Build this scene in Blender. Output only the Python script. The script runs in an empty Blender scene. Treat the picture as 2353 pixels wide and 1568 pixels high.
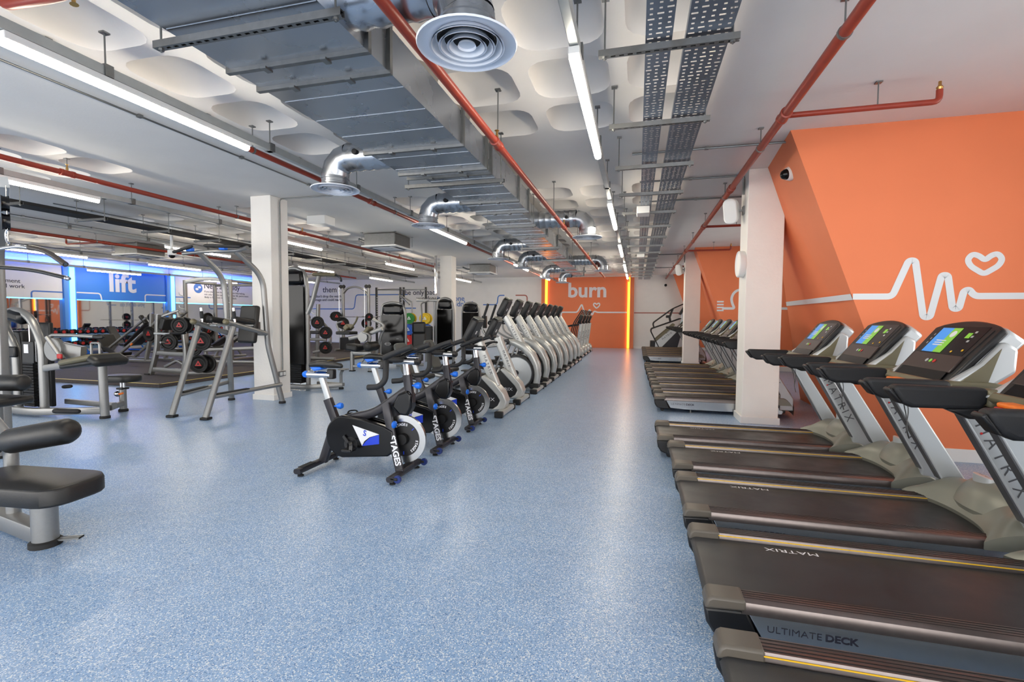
import bpy, bmesh, math, random
from mathutils import Vector as V, Matrix as MX
R = math.radians
random.seed(7)
scene = bpy.context.scene
COL = scene.collection

# ------------------------------------------------------------------ camera
cam = bpy.data.cameras.new('camera')
cam.sensor_fit = 'HORIZONTAL'; cam.sensor_width = 36.0
cam.lens = 36.0 * 1090.0 / 2353.0
cam.clip_start = 0.05; cam.clip_end = 200
camo = bpy.data.objects.new('camera', cam); COL.objects.link(camo)
_y, _p, _r = R(-14.75), R(-2.85), R(0.35)
_F = V((math.sin(_y)*math.cos(_p), math.cos(_y)*math.cos(_p), math.sin(_p)))
_R0 = V((math.cos(_y), -math.sin(_y), 0)); _U0 = _R0.cross(_F)
_Rt = _R0*math.cos(_r) + _U0*math.sin(_r); _U = -_R0*math.sin(_r) + _U0*math.cos(_r)
_m = MX.Identity(4)
for i in range(3):
    _m[i][0] = _Rt[i]; _m[i][1] = _U[i]; _m[i][2] = -_F[i]; _m[i][3] = (0, 0, 1.5)[i]
camo.matrix_world = _m
scene.camera = camo

# ------------------------------------------------------------------ world, daylight, exposure
scene.view_settings.view_transform = 'Standard'
scene.view_settings.look = 'None'
scene.view_settings.gamma = 1.0
scene.view_settings.use_curve_mapping = False
scene.view_settings.exposure = 0.42
scene.cycles.max_bounces = 8
scene.cycles.diffuse_bounces = 5
scene.cycles.glossy_bounces = 4
scene.cycles.transmission_bounces = 4
scene.cycles.transparent_max_bounces = 6
scene.cycles.caustics_reflective = False
scene.cycles.caustics_refractive = False
scene.cycles.sample_clamp_indirect = 6.0
w = bpy.data.worlds.new('daylight'); scene.world = w; w.use_nodes = True
w.node_tree.nodes['Background'].inputs[0].default_value = (1.0, 0.975, 0.94, 1)
w.node_tree.nodes['Background'].inputs[1].default_value = 3.6
TUBE = 46.0          # brightness of the batten tubes

# ------------------------------------------------------------------ materials
def mat(name, col, rough=0.5, metal=0.0, noise=0.0, nscale=30.0, bump=0.0, bscale=200.0, coat=0.0, emit=0.0, rvar=0.0, spec=None):
    m = bpy.data.materials.new(name); m.use_nodes = True
    nt = m.node_tree; b = nt.nodes['Principled BSDF']
    b.inputs['Base Color'].default_value = (*col, 1)
    b.inputs['Roughness'].default_value = rough
    b.inputs['Metallic'].default_value = metal
    if spec is not None: b.inputs['Specular IOR Level'].default_value = spec
    if coat: b.inputs['Coat Weight'].default_value = coat; b.inputs['Coat Roughness'].default_value = 0.15
    if emit:
        b.inputs['Emission Color'].default_value = (*col, 1); b.inputs['Emission Strength'].default_value = emit
    if noise or bump or rvar:
        tc = nt.nodes.new('ShaderNodeTexCoord')
    if noise or rvar:
        n = nt.nodes.new('ShaderNodeTexNoise'); n.inputs['Scale'].default_value = nscale; n.inputs['Detail'].default_value = 4
        nt.links.new(tc.outputs['Object'], n.inputs['Vector'])
        if noise:
            mr = nt.nodes.new('ShaderNodeMapRange')
            mr.inputs['From Min'].default_value = .3; mr.inputs['From Max'].default_value = .7
            mr.inputs['To Min'].default_value = 1-noise; mr.inputs['To Max'].default_value = 1+noise
            mx = nt.nodes.new('ShaderNodeVectorMath'); mx.operation = 'SCALE'
            mx.inputs[0].default_value = col
            nt.links.new(n.outputs[0], mr.inputs[0]); nt.links.new(mr.outputs[0], mx.inputs['Scale'])
            nt.links.new(mx.outputs[0], b.inputs['Base Color'])
        if rvar:
            m2 = nt.nodes.new('ShaderNodeMapRange')
            m2.inputs['From Min'].default_value = .3; m2.inputs['From Max'].default_value = .7
            m2.inputs['To Min'].default_value = max(.02, rough-rvar); m2.inputs['To Max'].default_value = rough+rvar
            nt.links.new(n.outputs[0], m2.inputs[0]); nt.links.new(m2.outputs[0], b.inputs['Roughness'])
    if bump:
        n2 = nt.nodes.new('ShaderNodeTexNoise'); n2.inputs['Scale'].default_value = bscale; n2.inputs['Detail'].default_value = 3
        nt.links.new(tc.outputs['Object'], n2.inputs['Vector'])
        bp = nt.nodes.new('ShaderNodeBump'); bp.inputs['Strength'].default_value = bump; bp.inputs['Distance'].default_value = .01
        nt.links.new(n2.outputs[0], bp.inputs['Height']); nt.links.new(bp.outputs[0], b.inputs['Normal'])
    return m

def speckle(name, base, a, c, scale, rough, spread=.16):
    m = bpy.data.materials.new(name); m.use_nodes = True
    nt = m.node_tree; b = nt.nodes['Principled BSDF']; b.inputs['Roughness'].default_value = rough
    tc = nt.nodes.new('ShaderNodeTexCoord')
    vo = nt.nodes.new('ShaderNodeTexVoronoi'); vo.inputs['Scale'].default_value = scale
    nt.links.new(tc.outputs['Object'], vo.inputs['Vector'])
    sep = nt.nodes.new('ShaderNodeSeparateColor'); nt.links.new(vo.outputs['Color'], sep.inputs[0])
    cr = nt.nodes.new('ShaderNodeValToRGB'); cr.color_ramp.interpolation = 'CONSTANT'
    e = cr.color_ramp.elements
    e[0].position = 0; e[0].color = (*base, 1)
    e[1].position = .5-spread*0.2; e[1].color = tuple(x*.82+.05 for x in base)+(1,)
    for pos, cc in ((.66, a), (.84, c), (.93, base)):
        q = e.new(pos); q.color = (*cc, 1)
    nt.links.new(sep.outputs[0], cr.inputs[0])
    # soft mottling
    n = nt.nodes.new('ShaderNodeTexNoise'); n.inputs['Scale'].default_value = 5.0; n.inputs['Detail'].default_value = 3
    nt.links.new(tc.outputs['Object'], n.inputs['Vector'])
    mr = nt.nodes.new('ShaderNodeMapRange'); mr.inputs['To Min'].default_value = .9; mr.inputs['To Max'].default_value = 1.1
    nt.links.new(n.outputs[0], mr.inputs[0])
    mx = nt.nodes.new('ShaderNodeVectorMath'); mx.operation = 'SCALE'
    nt.links.new(cr.outputs[0], mx.inputs[0]); nt.links.new(mr.outputs[0], mx.inputs['Scale'])
    nt.links.new(mx.outputs[0], b.inputs['Base Color'])
    return m

def S(r, g, b):      # sRGB 0-255 to linear
    return tuple(((x/255)/12.92 if x/255 <= .04045 else ((x/255+.055)/1.055)**2.4) for x in (r, g, b))

M = {}
M['floor'] = speckle('blue_flecked_vinyl', S(144, 176, 214), S(218, 226, 234), S(90, 128, 180), 210.0, 0.30)
M['mat'] = speckle('black_rubber_mat', S(66, 58, 57), S(80, 71, 69), S(50, 45, 45), 220.0, 0.8)
M['white'] = mat('white_paint', S(236, 233, 228), .75, noise=.02, nscale=3, bump=.12, bscale=60)
M['ceil'] = mat('ceiling_paint', S(228, 224, 219), .8, noise=.02, nscale=2, bump=.1, bscale=40)
M['colpaint'] = mat('column_paint', S(238, 234, 228), .7, noise=.015, nscale=4, bump=.35, bscale=28)
M['skirt'] = mat('skirting_gloss', S(238, 236, 232), .35)
M['orange'] = mat('orange_paint', S(235, 130, 84), .6, noise=.02, nscale=2)
M['lightblue'] = mat('pale_vinyl_graphic', S(225, 230, 234), .5)
M['blueboard'] = mat('blue_board', S(58, 132, 226), .5)
M['bluepost'] = mat('blue_post', S(90, 150, 220), .5)
M['grapblue'] = mat('blue_vinyl_graphic', S(72, 118, 190), .5)
M['grapred'] = mat('brown_red_vinyl_graphic', S(168, 92, 80), .5)
M['ink'] = mat('dark_print', S(52, 54, 70), .6)
M['whiteletter'] = mat('white_letter', S(228, 228, 232), .5)
M['galv'] = mat('galvanised_steel', S(176, 181, 188), .27, .94, noise=.035, nscale=3, rvar=.03)
M['galvd'] = mat('galvanised_steel_dull', S(126, 127, 127), .42, .9, noise=.08, nscale=20)
M['galvl'] = mat('galvanised_trunking', S(176, 180, 180), .45, .6, noise=.05, nscale=10)
M['zinc'] = mat('zinc_rod', S(130, 132, 132), .4, .9)
M['redpipe'] = mat('red_oxide_pipe', S(148, 52, 34), .38, noise=.08, nscale=12)
M['brass'] = mat('brass', S(190, 150, 90), .3, .9)
M['whiteplastic'] = mat('white_plastic', S(232, 232, 230), .4)
M['diffuser'] = mat('diffuser_powdercoat', S(220, 224, 232), .4)
M['dark'] = mat('dark_void', S(16, 16, 20), .7)
M['tube'] = mat('lit_tube', (1.0, .90, .74), .4, emit=TUBE)
M['neon_b'] = mat('blue_led', (.03, .13, 1.0), .4, emit=20.0)
M['neon_c'] = mat('cyan_led', (.08, .45, 1.0), .4, emit=5.0)
M['neon_o'] = mat('orange_led', (1.0, .34, .02), .4, emit=4.0)
M['black'] = mat('black_plastic', S(20, 20, 22), .42, noise=.08, nscale=40)
M['blackgloss'] = mat('gloss_black_plastic', S(9, 9, 12), .22, spec=.35)
M['rubber'] = mat('black_rubber', S(22, 22, 23), .65, bump=.1, bscale=300)
M['vinyl'] = mat('black_upholstery', S(26, 25, 24), .42, noise=.08, nscale=8, bump=.08, bscale=120)
M['grip'] = mat('grip_foam', S(26, 27, 30), .6, bump=.2, bscale=500)
M['silver'] = mat('silver_frame_paint', S(142, 142, 141), .32, .6, noise=.03, nscale=60)
M['silverl'] = mat('pale_silver_paint', S(196, 200, 202), .35, .45)
M['uprightpaint'] = mat('upright_silver', S(172, 177, 180), .34, .4)
M['edgegrey'] = mat('upright_edge_grey', S(70, 72, 76), .4)
M['backgrey'] = mat('seat_back_grey', S(80, 84, 82), .45)
M['lathandle'] = mat('dark_brown_grip', S(58, 52, 48), .4)
M['chrome'] = mat('chrome', S(215, 215, 218), .12, 1.0)
M['charcoal'] = mat('charcoal_frame_paint', S(48, 47, 52), .34, .3)
M['blueplastic'] = mat('blue_plastic', S(26, 112, 226), .38)
M['bluedark'] = mat('deep_blue_print', S(28, 62, 200), .35)
M['bluewheel'] = mat('dark_blue_wheel', S(22, 44, 110), .4)
M['orangeplastic'] = mat('orange_plastic', S(240, 120, 30), .4)
M['redplastic'] = mat('red_plastic', S(188, 34, 34), .4)
M['yellow'] = mat('yellow_line', S(232, 184, 40), .5)
M['yellowedge'] = mat('yellow_edge', S(232, 206, 104), .5)
M['hood'] = mat('olive_grey_shell', S(126, 126, 116), .36, .2)
M['rail'] = mat('brushed_rail', S(120, 112, 110), .3, .8, noise=.06, nscale=30)
M['belt'] = mat('running_belt', S(44, 45, 48), .36, noise=.12, nscale=6, bump=.12, bscale=420, rvar=.08)
M['cap'] = mat('brown_grey_cap', S(92, 86, 78), .45)
M['sidepanel'] = mat('satin_side_panel', S(190, 194, 198), .22, .85)
M['screenblue'] = mat('screen_blue', S(60, 140, 220), .3, emit=.3)
M['screengreen'] = mat('screen_green', S(120, 180, 60), .3, emit=.3)
M['panel'] = mat('console_panel', S(58, 46, 42), .3)
M['olive'] = mat('olive_arm', S(112, 106, 84), .38, .2)
M['ellwhite'] = mat('pearl_shell', S(196, 197, 194), .3, .35)
M['mirror'] = mat('mirror_glass', S(228, 230, 230), .03, 1.0)
M['glassy'] = mat('smoked_acrylic', S(12, 11, 11), .12, spec=.3)
M['green'] = mat('green_bumper', S(30, 130, 48), .5)
M['yellowp'] = mat('yellow_bumper', S(226, 190, 20), .5)
M['bluep'] = mat('blue_bumper', S(30, 90, 190), .5)
M['redp'] = mat('red_bumper', S(200, 40, 40), .5)
M['steel'] = mat('bright_steel', S(190, 190, 190), .25, 1.0)
M['iron'] = mat('black_iron_plate', S(15, 15, 16), .5, spec=.3)
M['window'] = mat('window_frame', S(240, 240, 240), .4)

# ------------------------------------------------------------------ mesh builder
def fillet(pts, r, k=5):
    pts = [V(p) for p in pts]; out = [pts[0]]
    for i in range(1, len(pts)-1):
        a, b, c = pts[i-1], pts[i], pts[i+1]
        d1 = (a-b); d2 = (c-b); l = min(r, d1.length*.49, d2.length*.49)
        p, q = b+d1.normalized()*l, b+d2.normalized()*l
        for j in range(k+1):
            t = j/k
            out.append(p*(1-t)**2 + b*2*t*(1-t) + q*t*t)
    out.append(pts[-1]); return out

def rrect(w, h, r, k=3):
    o = []
    for cx, cy, a0 in ((w/2-r, h/2-r, 0), (-w/2+r, h/2-r, 90), (-w/2+r, -h/2+r, 180), (w/2-r, -h/2+r, 270)):
        for j in range(k+1):
            a = R(a0+90*j/k); o.append((cx+r*math.cos(a), cy+r*math.sin(a)))
    return o

class MB:
    def __init__(s): s.v = []; s.f = []
    def add(s, vs, fs):
        o = len(s.v); s.v += [tuple(p) for p in vs]; s.f += [tuple(i+o for i in f) for f in fs]; return s
    def box(s, c, d, rot=None):
        x, y, z = d[0]/2, d[1]/2, d[2]/2
        vs = [V(p) for p in ((-x,-y,-z),(x,-y,-z),(x,y,-z),(-x,y,-z),(-x,-y,z),(x,-y,z),(x,y,z),(-x,y,z))]
        if rot is not None: vs = [rot @ p for p in vs]
        c = V(c)
        return s.add([p+c for p in vs], [(3,2,1,0),(4,5,6,7),(0,1,5,4),(1,2,6,5),(2,3,7,6),(3,0,4,7)])
    def bx(s, x0, x1, y0, y1, z0, z1):
        return s.box(((x0+x1)/2, (y0+y1)/2, (z0+z1)/2), (abs(x1-x0), abs(y1-y0), abs(z1-z0)))
    def sweep(s, prof, pts, up=(0,0,1), closed=False, cap=True, scales=None):
        pts = [V(p) for p in pts]; n = len(pts); k = len(prof); up = V(up); rings = []
        for i in range(n):
            if closed: t = pts[(i+1) % n]-pts[i-1]
            elif i == 0: t = pts[1]-pts[0]
            elif i == n-1: t = pts[-1]-pts[-2]
            else: t = (pts[i+1]-pts[i]).normalized()+(pts[i]-pts[i-1]).normalized()
            t.normalize()
            if i == 0:
                u0 = up if abs(t.dot(up)) < .98 else V((1,0,0)) if abs(t.x) < .9 else V((0,1,0))
                a = t.cross(u0).normalized(); b = a.cross(t).normalized()
            else:
                a = (a - t*a.dot(t)).normalized(); b = a.cross(t).normalized()
            sc = 1.0
            if 0 < i < n-1 or closed:
                e = (pts[i]-pts[i-1]).normalized(); cs = max(.5, t.dot(e))
            k2 = scales[i] if scales else 1.0
            rings.append([pts[i] + a*(p[0]*k2) + b*(p[1]*k2) for p in prof])
        return s.loft(rings, cap=cap and not closed, loop=closed)
    def loft(s, rings, cap=True, loop=False):
        k = len(rings[0]); o = len(s.v)
        for r in rings: s.v += [tuple(p) for p in r]
        n = len(rings)
        for i in range(n if loop else n-1):
            i2 = (i+1) % n
            for j in range(k):
                j2 = (j+1) % k
                s.f.append((o+i*k+j, o+i*k+j2, o+i2*k+j2, o+i2*k+j))
        if cap:
            s.f.append(tuple(o+j for j in reversed(range(k))))
            s.f.append(tuple(o+(n-1)*k+j for j in range(k)))
        return s
    def tube(s, pts, r, n=10, closed=False, cap=True, scales=None):
        return s.sweep([(r*math.cos(2*math.pi*j/n), r*math.sin(2*math.pi*j/n)) for j in range(n)], pts, closed=closed, cap=cap, scales=scales)
    def cyl(s, p, q, r, n=14): return s.tube([p, q], r, n)
    def bar(s, p, q, w, h, up=(0,0,1), r=None):
        prof = rrect(w, h, r, 2) if r else [(w/2,h/2),(-w/2,h/2),(-w/2,-h/2),(w/2,-h/2)]
        return s.sweep(prof, [p, q], up)
    def path(s, pts, w, h, up=(0,0,1), r=None, scales=None):
        prof = rrect(w, h, r, 2) if r else [(w/2,h/2),(-w/2,h/2),(-w/2,-h/2),(w/2,-h/2)]
        return s.sweep(prof, pts, up, scales=scales)
    def lathe(s, prof, c=(0,0,0), axis=(0,0,1), n=24, cap=True):
        ax = V(axis).normalized(); t = V((1,0,0)) if abs(ax.x) < .9 else V((0,1,0))
        a = ax.cross(t).normalized(); b = ax.cross(a); c = V(c)
        rings = [[c + ax*z + (a*math.cos(2*math.pi*j/n) + b*math.sin(2*math.pi*j/n))*max(r,1e-4) for j in range(n)] for r, z in prof]
        return s.loft(rings, cap=cap)
    def prism(s, poly, a0, a1, plane='xz'):
        def P(p, a): return (p[0], a, p[1]) if plane == 'xz' else (p[0], p[1], a) if plane == 'xy' else (a, p[0], p[1])
        return s.loft([[P(p, a0) for p in poly], [P(p, a1) for p in poly]])
    def ball(s, c, r, n=14, m=8):
        rx, ry, rz = r if isinstance(r, (tuple, list)) else (r, r, r); rings = []
        for i in range(m+1):
            t = math.pi*i/m; q = max(math.sin(t), 1e-3)
            rings.append([(c[0]+rx*q*math.cos(2*math.pi*j/n), c[1]+ry*q*math.sin(2*math.pi*j/n), c[2]-rz*math.cos(t)) for j in range(n)])
        return s.loft(rings)
    def grid(s, rows):        # open surface from a grid of points
        o = len(s.v); k = len(rows[0])
        for r in rows: s.v += [tuple(p) for p in r]
        for i in range(len(rows)-1):
            for j in range(k-1):
                s.f.append((o+i*k+j, o+i*k+j+1, o+(i+1)*k+j+1, o+(i+1)*k+j))
        return s
    def mesh(s, name, fix=True):
        me = bpy.data.meshes.new(name); me.from_pydata(s.v, [], s.f)
        if fix:
            bm = bmesh.new(); bm.from_mesh(me); bmesh.ops.recalc_face_normals(bm, faces=bm.faces); bm.to_mesh(me); bm.free()
        return me
    def build(s, name, m, parent=None, bevel=0.0, smooth=35, loc=None, seg=2, fix=True):
        me = s.mesh(name, fix); me.materials.append(M[m] if isinstance(m, str) else m)
        if smooth:
            me.polygons.foreach_set('use_smooth', [True]*len(me.polygons)); me.set_sharp_from_angle(angle=R(smooth))
        o = bpy.data.objects.new(name, me); COL.objects.link(o)
        if parent is not None: o.parent = parent
        if loc is not None: o.location = loc
        if bevel:
            b = o.modifiers.new('bevel', 'BEVEL'); b.width = bevel; b.segments = seg; b.limit_method = 'ANGLE'; b.angle_limit = R(40)
            b.harden_normals = False
        return o

def tag(o, label=None, cat=None, group=None, kind=None):
    if label: o['label'] = label
    if cat: o['category'] = cat
    if group: o['group'] = group
    if kind: o['kind'] = kind
    return o
def thing(name, label, cat, loc=(0,0,0), rz=0.0, group=None):
    o = bpy.data.objects.new(name, None); COL.objects.link(o); o.empty_display_size = .1
    o.location = loc; o.rotation_euler = (0, 0, rz)
    return tag(o, label, cat, group)
def dup(root, loc, rz=None, label=None, group=None):
    def cp(o, par):
        c = o.copy(); COL.objects.link(c)
        if par is not None: c.parent = par
        for ch in o.children: cp(ch, c)
        return c
    r = cp(root, None); r.location = loc
    if rz is not None: r.rotation_euler = (0, 0, rz)
    if label: r['label'] = label
    if group: r['group'] = group
    return r
def struct(o): o['kind'] = 'structure'; return o

_txt = {}
def text_mesh(t, size=1.0, bold=0.0, extrude=0.0, space=1.0, align='CENTER'):
    key = (t, size, bold, extrude, space, align)
    if key in _txt: return _txt[key]
    c = bpy.data.curves.new('text', 'FONT'); c.body = t; c.size = size; c.offset = bold; c.extrude = extrude
    c.space_character = space; c.align_x = align; c.align_y = 'CENTER'; c.resolution_u = 3
    o = bpy.data.objects.new('text', c); COL.objects.link(o)
    dg = bpy.context.evaluated_depsgraph_get()
    me = bpy.data.meshes.new_from_object(o.evaluated_get(dg))
    bpy.data.objects.remove(o); bpy.data.curves.remove(c)
    _txt[key] = me; return me
def lettering(name, t, m, parent, loc, right, up, size, bold=0.0, extrude=0.0, space=1.0, align='CENTER', xs=1.0):
    me = text_mesh(t, size, bold, extrude, space, align).copy(); me.materials.clear(); me.materials.append(M[m])
    o = bpy.data.objects.new(name, me); COL.objects.link(o)
    r = V(right).normalized(); u = V(up).normalized(); n = r.cross(u)
    mm = MX.Identity(4)
    for i in range(3): mm[i][0] = r[i]*xs; mm[i][1] = u[i]; mm[i][2] = n[i]; mm[i][3] = loc[i]
    if parent is not None: o.parent = parent
    o.matrix_local = mm
    return o
# ================================================================== the setting
ZC = 3.6
XL, XR, YB, YF = -21.0, 5.0, 24.2, -5.0
struct(MB().bx(XL-.2, XR+.2, YF, YB+.2, -.1, 0).build('floor', 'floor', smooth=0))

# waffle slab ceiling
def make_ceiling():
    b = MB(); P = .83; W = .68
    xs = [[-4.345+P*k for k in range(6)], [-11.985+P*k for k in range(6)], [-19.575+P*k for k in range(6)]]
    ys = [[-1.135+P*k for k in range(8)], [7.625+P*k for k in range(8)], [16.30+P*k for k in range(8)]]
    xb = sorted([XL-.2] + [v for g in xs for v in (g[0], g[-1]+P)] + [XR+.2])
    yb = sorted([YF] + [v for g in ys for v in (g[0], g[-1]+P)] + [YB+.2])
    xp = {round(g[0], 4) for g in xs}; yp = {round(g[0], 4) for g in ys}
    for i in range(len(xb)-1):
        for j in range(len(yb)-1):
            if round(xb[i], 4) in xp and round(yb[j], 4) in yp: continue
            b.add([(xb[i], yb[j], ZC), (xb[i], yb[j+1], ZC), (xb[i+1], yb[j+1], ZC), (xb[i+1], yb[j], ZC)], [(0, 1, 2, 3)])
    sq = rrect(P, P, .0005, 4); op = rrect(W, W, .19, 4)
    lev = ((1.0, 0), (.985, .02), (.95, .08), (.88, .15), (.74, .205), (.5, .235), (.2, .245))
    for gx in xs:
        for gy in ys:
            for x in gx:
                for y in gy:
                    cx, cy = x+P/2, y+P/2
                    rings = [[(cx+p[0], cy+p[1], ZC) for p in sq]] + [[(cx+p[0]*s, cy+p[1]*s, ZC+d) for p in op] for s, d in lev]
                    o = len(b.v); k = len(sq)
                    for r in rings: b.v += r
                    for a in range(len(rings)-1):
                        for q in range(k):
                            q2 = (q+1) % k
                            b.f.append((o+a*k+q, o+(a+1)*k+q, o+(a+1)*k+q2, o+a*k+q2))
                    b.f.append(tuple(o+(len(rings)-1)*k+q for q in reversed(range(k))))
    return b.build('ceiling', 'ceil', smooth=40, fix=False)
struct(make_ceiling())
struct(MB().bx(XL-.2, XR+.2, YF, YB+.2, ZC+.3, ZC+.4).build('ceiling_slab', 'ceil', smooth=0))

# walls
struct(MB().bx(XL-.2, XR+.2, YB, YB+.2, 0, ZC+.3).build('wall_back', 'white', smooth=0))
struct(MB().bx(XL-.2, XL, YF, YB, 0, ZC+.3).build('wall_left', 'white', smooth=0))
# right outer wall with window openings in every bay
wr = MB(); wins = [(-4.6, -.6), (.4, 5.2), (10.2, 14.4), (18.6, 23.2)]
ycur = YF
for a, c in wins:
    wr.bx(XR, XR+.25, ycur, a, 0, ZC+.3); wr.bx(XR, XR+.25, a, c, 0, .75); wr.bx(XR, XR+.25, a, c, 3.2, ZC+.3); ycur = c
wr.bx(XR, XR+.25, ycur, YB, 0, ZC+.3)
struct(wr.build('wall_right', 'white', smooth=0))
for k, (a, c) in enumerate(wins):
    fr = MB(); zt = 3.2
    fr.bx(XR+.08, XR+.15, a, c, .75, .83); fr.bx(XR+.08, XR+.15, a, c, zt-.08, zt)
    n = 3
    for q in range(n+1):
        y = a+(c-a)*q/n; fr.bx(XR+.08, XR+.15, max(a, y-.04), min(c, y+.04), .83, zt-.08)
    wo = struct(fr.build('window_%d' % (k+1), 'window', smooth=0))
    for q in range(n):
        y0 = a+(c-a)*q/n+.04; y1 = a+(c-a)*(q+1)/n-.04
        gm = bpy.data.materials.get('clear_glass')
        if gm is None:
            gm = bpy.data.materials.new('clear_glass'); gm.use_nodes = True; nt = gm.node_tree
            nt.nodes.remove(nt.nodes['Principled BSDF'])
            tr = nt.nodes.new('ShaderNodeBsdfTransparent'); gl = nt.nodes.new('ShaderNodeBsdfGlossy'); gl.inputs['Roughness'].default_value = .02
            fz = nt.nodes.new('ShaderNodeFresnel'); mx = nt.nodes.new('ShaderNodeMixShader')
            nt.links.new(fz.outputs[0], mx.inputs[0]); nt.links.new(tr.outputs[0], mx.inputs[1]); nt.links.new(gl.outputs[0], mx.inputs[2])
            nt.links.new(mx.outputs[0], nt.nodes['Material Output'].inputs[0])
        MB().bx(XR+.105, XR+.125, y0, y1, .83, zt-.08).build('pane', gm, wo, smooth=0)

# columns with skirting
def column(x0, x1, y0, y1):
    c = MB().bx(x0, x1, y0, y1, 0, ZC).build('column', 'colpaint', bevel=.008, smooth=0); struct(c)
    MB().bx(x0-.02, x1+.02, y0-.02, y1+.02, 0, .1).build('skirting', 'skirt', c, bevel=.006, smooth=0)
    return c
column(1.48, 1.95, 7.38, 7.85); column(1.46, 1.93, 16.15, 16.62)
column(-6.62, -6.2, 7.0, 7.42); column(-6.62, -6.2, 15.32, 15.76)
column(-15.2, -14.78, 7.0, 7.42)

# leaning orange fins on the window side
def fin(y0, yt, yb_, name):
    x0 = lambda z: 1.63+(3.55-z)*.36
    far_t = (1.72, yt); far_b = (2.98, yb_)
    vs = [(x0(0), y0, 0), (XR, y0, 0), (XR, y0, ZC), (x0(ZC), y0, ZC),
          (far_b[0], far_b[1], 0), (XR, far_b[1], 0), (XR, far_t[1], ZC), (far_t[0], far_t[1], ZC)]
    b = MB().add(vs, [(0, 1, 2, 3), (0, 3, 7, 4), (4, 7, 6, 5), (1, 5, 6, 2), (3, 2, 6, 7), (0, 4, 5, 1)])
    o = struct(b.build(name, 'orange', smooth=0))
    s = MB().bx(x0(.07)-.02, XR, y0-.02, y0, 0, .14).build('skirting', 'skirt', o, bevel=.005, smooth=0)
    return o, x0
f1, fx = fin(6.0, 7.42, 9.9, 'wall_fin')
f2, _ = fin(15.05, 16.4, 18.4, 'wall_fin')
f3, _ = fin(23.85, 24.2, 24.19, 'wall_fin')
# heart-rate line on the first fin
def ribbon(name, pts, wdt, mm, parent, plane_y=None, thick=.004, fil=.09, closed=False, map_=None):
    pp = [V((p[0], 0, p[1])) for p in pts]
    if closed:
        n = len(pp); q = [(pp[-1]+pp[0])/2] + pp + [(pp[-1]+pp[0])/2]; pp = fillet(q, fil, 5)[:-1]
    else: pp = fillet(pp, fil, 6)
    f = (lambda x, z, k: (x, plane_y-k, z)) if map_ is None else map_
    n = len(pp); L = []
    for i in range(n):
        if closed: t = pp[(i+1) % n]-pp[i-1]
        else: t = pp[min(i+1, n-1)]-pp[max(i-1, 0)]
        t.normalize(); nn = V((-t.z, 0, t.x))*wdt/2
        a, c = pp[i]+nn, pp[i]-nn
        L.append([f(a.x, a.z, .0005), f(a.x, a.z, thick), f(c.x, c.z, thick), f(c.x, c.z, .0005)])
    b = MB(); b.loft(L, cap=not closed, loop=closed)
    return b.build(name, mm, parent, smooth=0)
zl = 1.75
ribbon('pulse_line', [(fx(zl)+.004, zl), (2.65, zl), (2.785, 2.13), (2.845, 2.13), (2.94, 1.53), (3.0, 1.53), (3.085, 1.97), (3.14, 1.97), (3.195, 1.62), (3.25, 1.62), (3.285, 1.80), (3.33, 1.82), (3.38, zl), (XR-.02, zl)], .066, 'lightblue', f1, 6.0, fil=.05)
heart = [(3.448, 1.975), (3.33, 2.06), (3.30, 2.13), (3.345, 2.185), (3.40, 2.165), (3.452, 2.115), (3.50, 2.165), (3.555, 2.185), (3.60, 2.13), (3.57, 2.06)]
ribbon('heart_outline', heart, .055, 'lightblue', f1, 6.0, closed=True, fil=.05)
# the same line carried along the leaning return
def on_return(u, z, k):
    t = (ZC-z)/ZC
    yn, yf = 6.0, 7.42+(9.9-7.42)*t
    xn, xf = fx(z), 1.72+(2.98-1.72)*t
    s = u
    return (xn+(xf-xn)*s-k*1.2, yn+(yf-yn)*s, z-k*.4)
b = MB(); pr = []
for i in range(12):
    s0, s1 = i/12, (i+1)/12
    b.add([on_return(s0, zl-.033, .006), on_return(s1, zl-.033, .006), on_return(s1, zl+.033, .006), on_return(s0, zl+.033, .006)], [(0, 1, 2, 3)])
b.build('pulse_line_return', 'lightblue', f1, smooth=0)
# ring motif on the second fin
ribbon('ring_line', [(2.4, 1.80), (2.74, 1.80), (2.68, 1.92), (2.64, 2.08), (2.70, 2.26), (2.86, 2.36), (3.02, 2.26), (3.08, 2.08), (3.04, 1.92), (2.98, 1.80), (4.9, 1.80)], .07, 'lightblue', f2, 15.05, fil=.12)
for q in range(4): MB().bx(2.26, 2.44, 15.035, 15.05, 1.72+.085*q, 1.765+.085*q).build('bar_stripe', 'lightblue', f2, smooth=0)

# baseboards
struct(MB().bx(XL, -4.8, YB-.02, YB, 0, .12).build('baseboard_back', 'skirt', smooth=0))
struct(MB().bx(-.15, XR, YB-.02, YB, 0, .12).build('baseboard_back', 'skirt', smooth=0))
struct(MB().bx(XR-.02, XR, YF, YB, 0, .12).build('baseboard_right', 'skirt', smooth=0))

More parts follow.
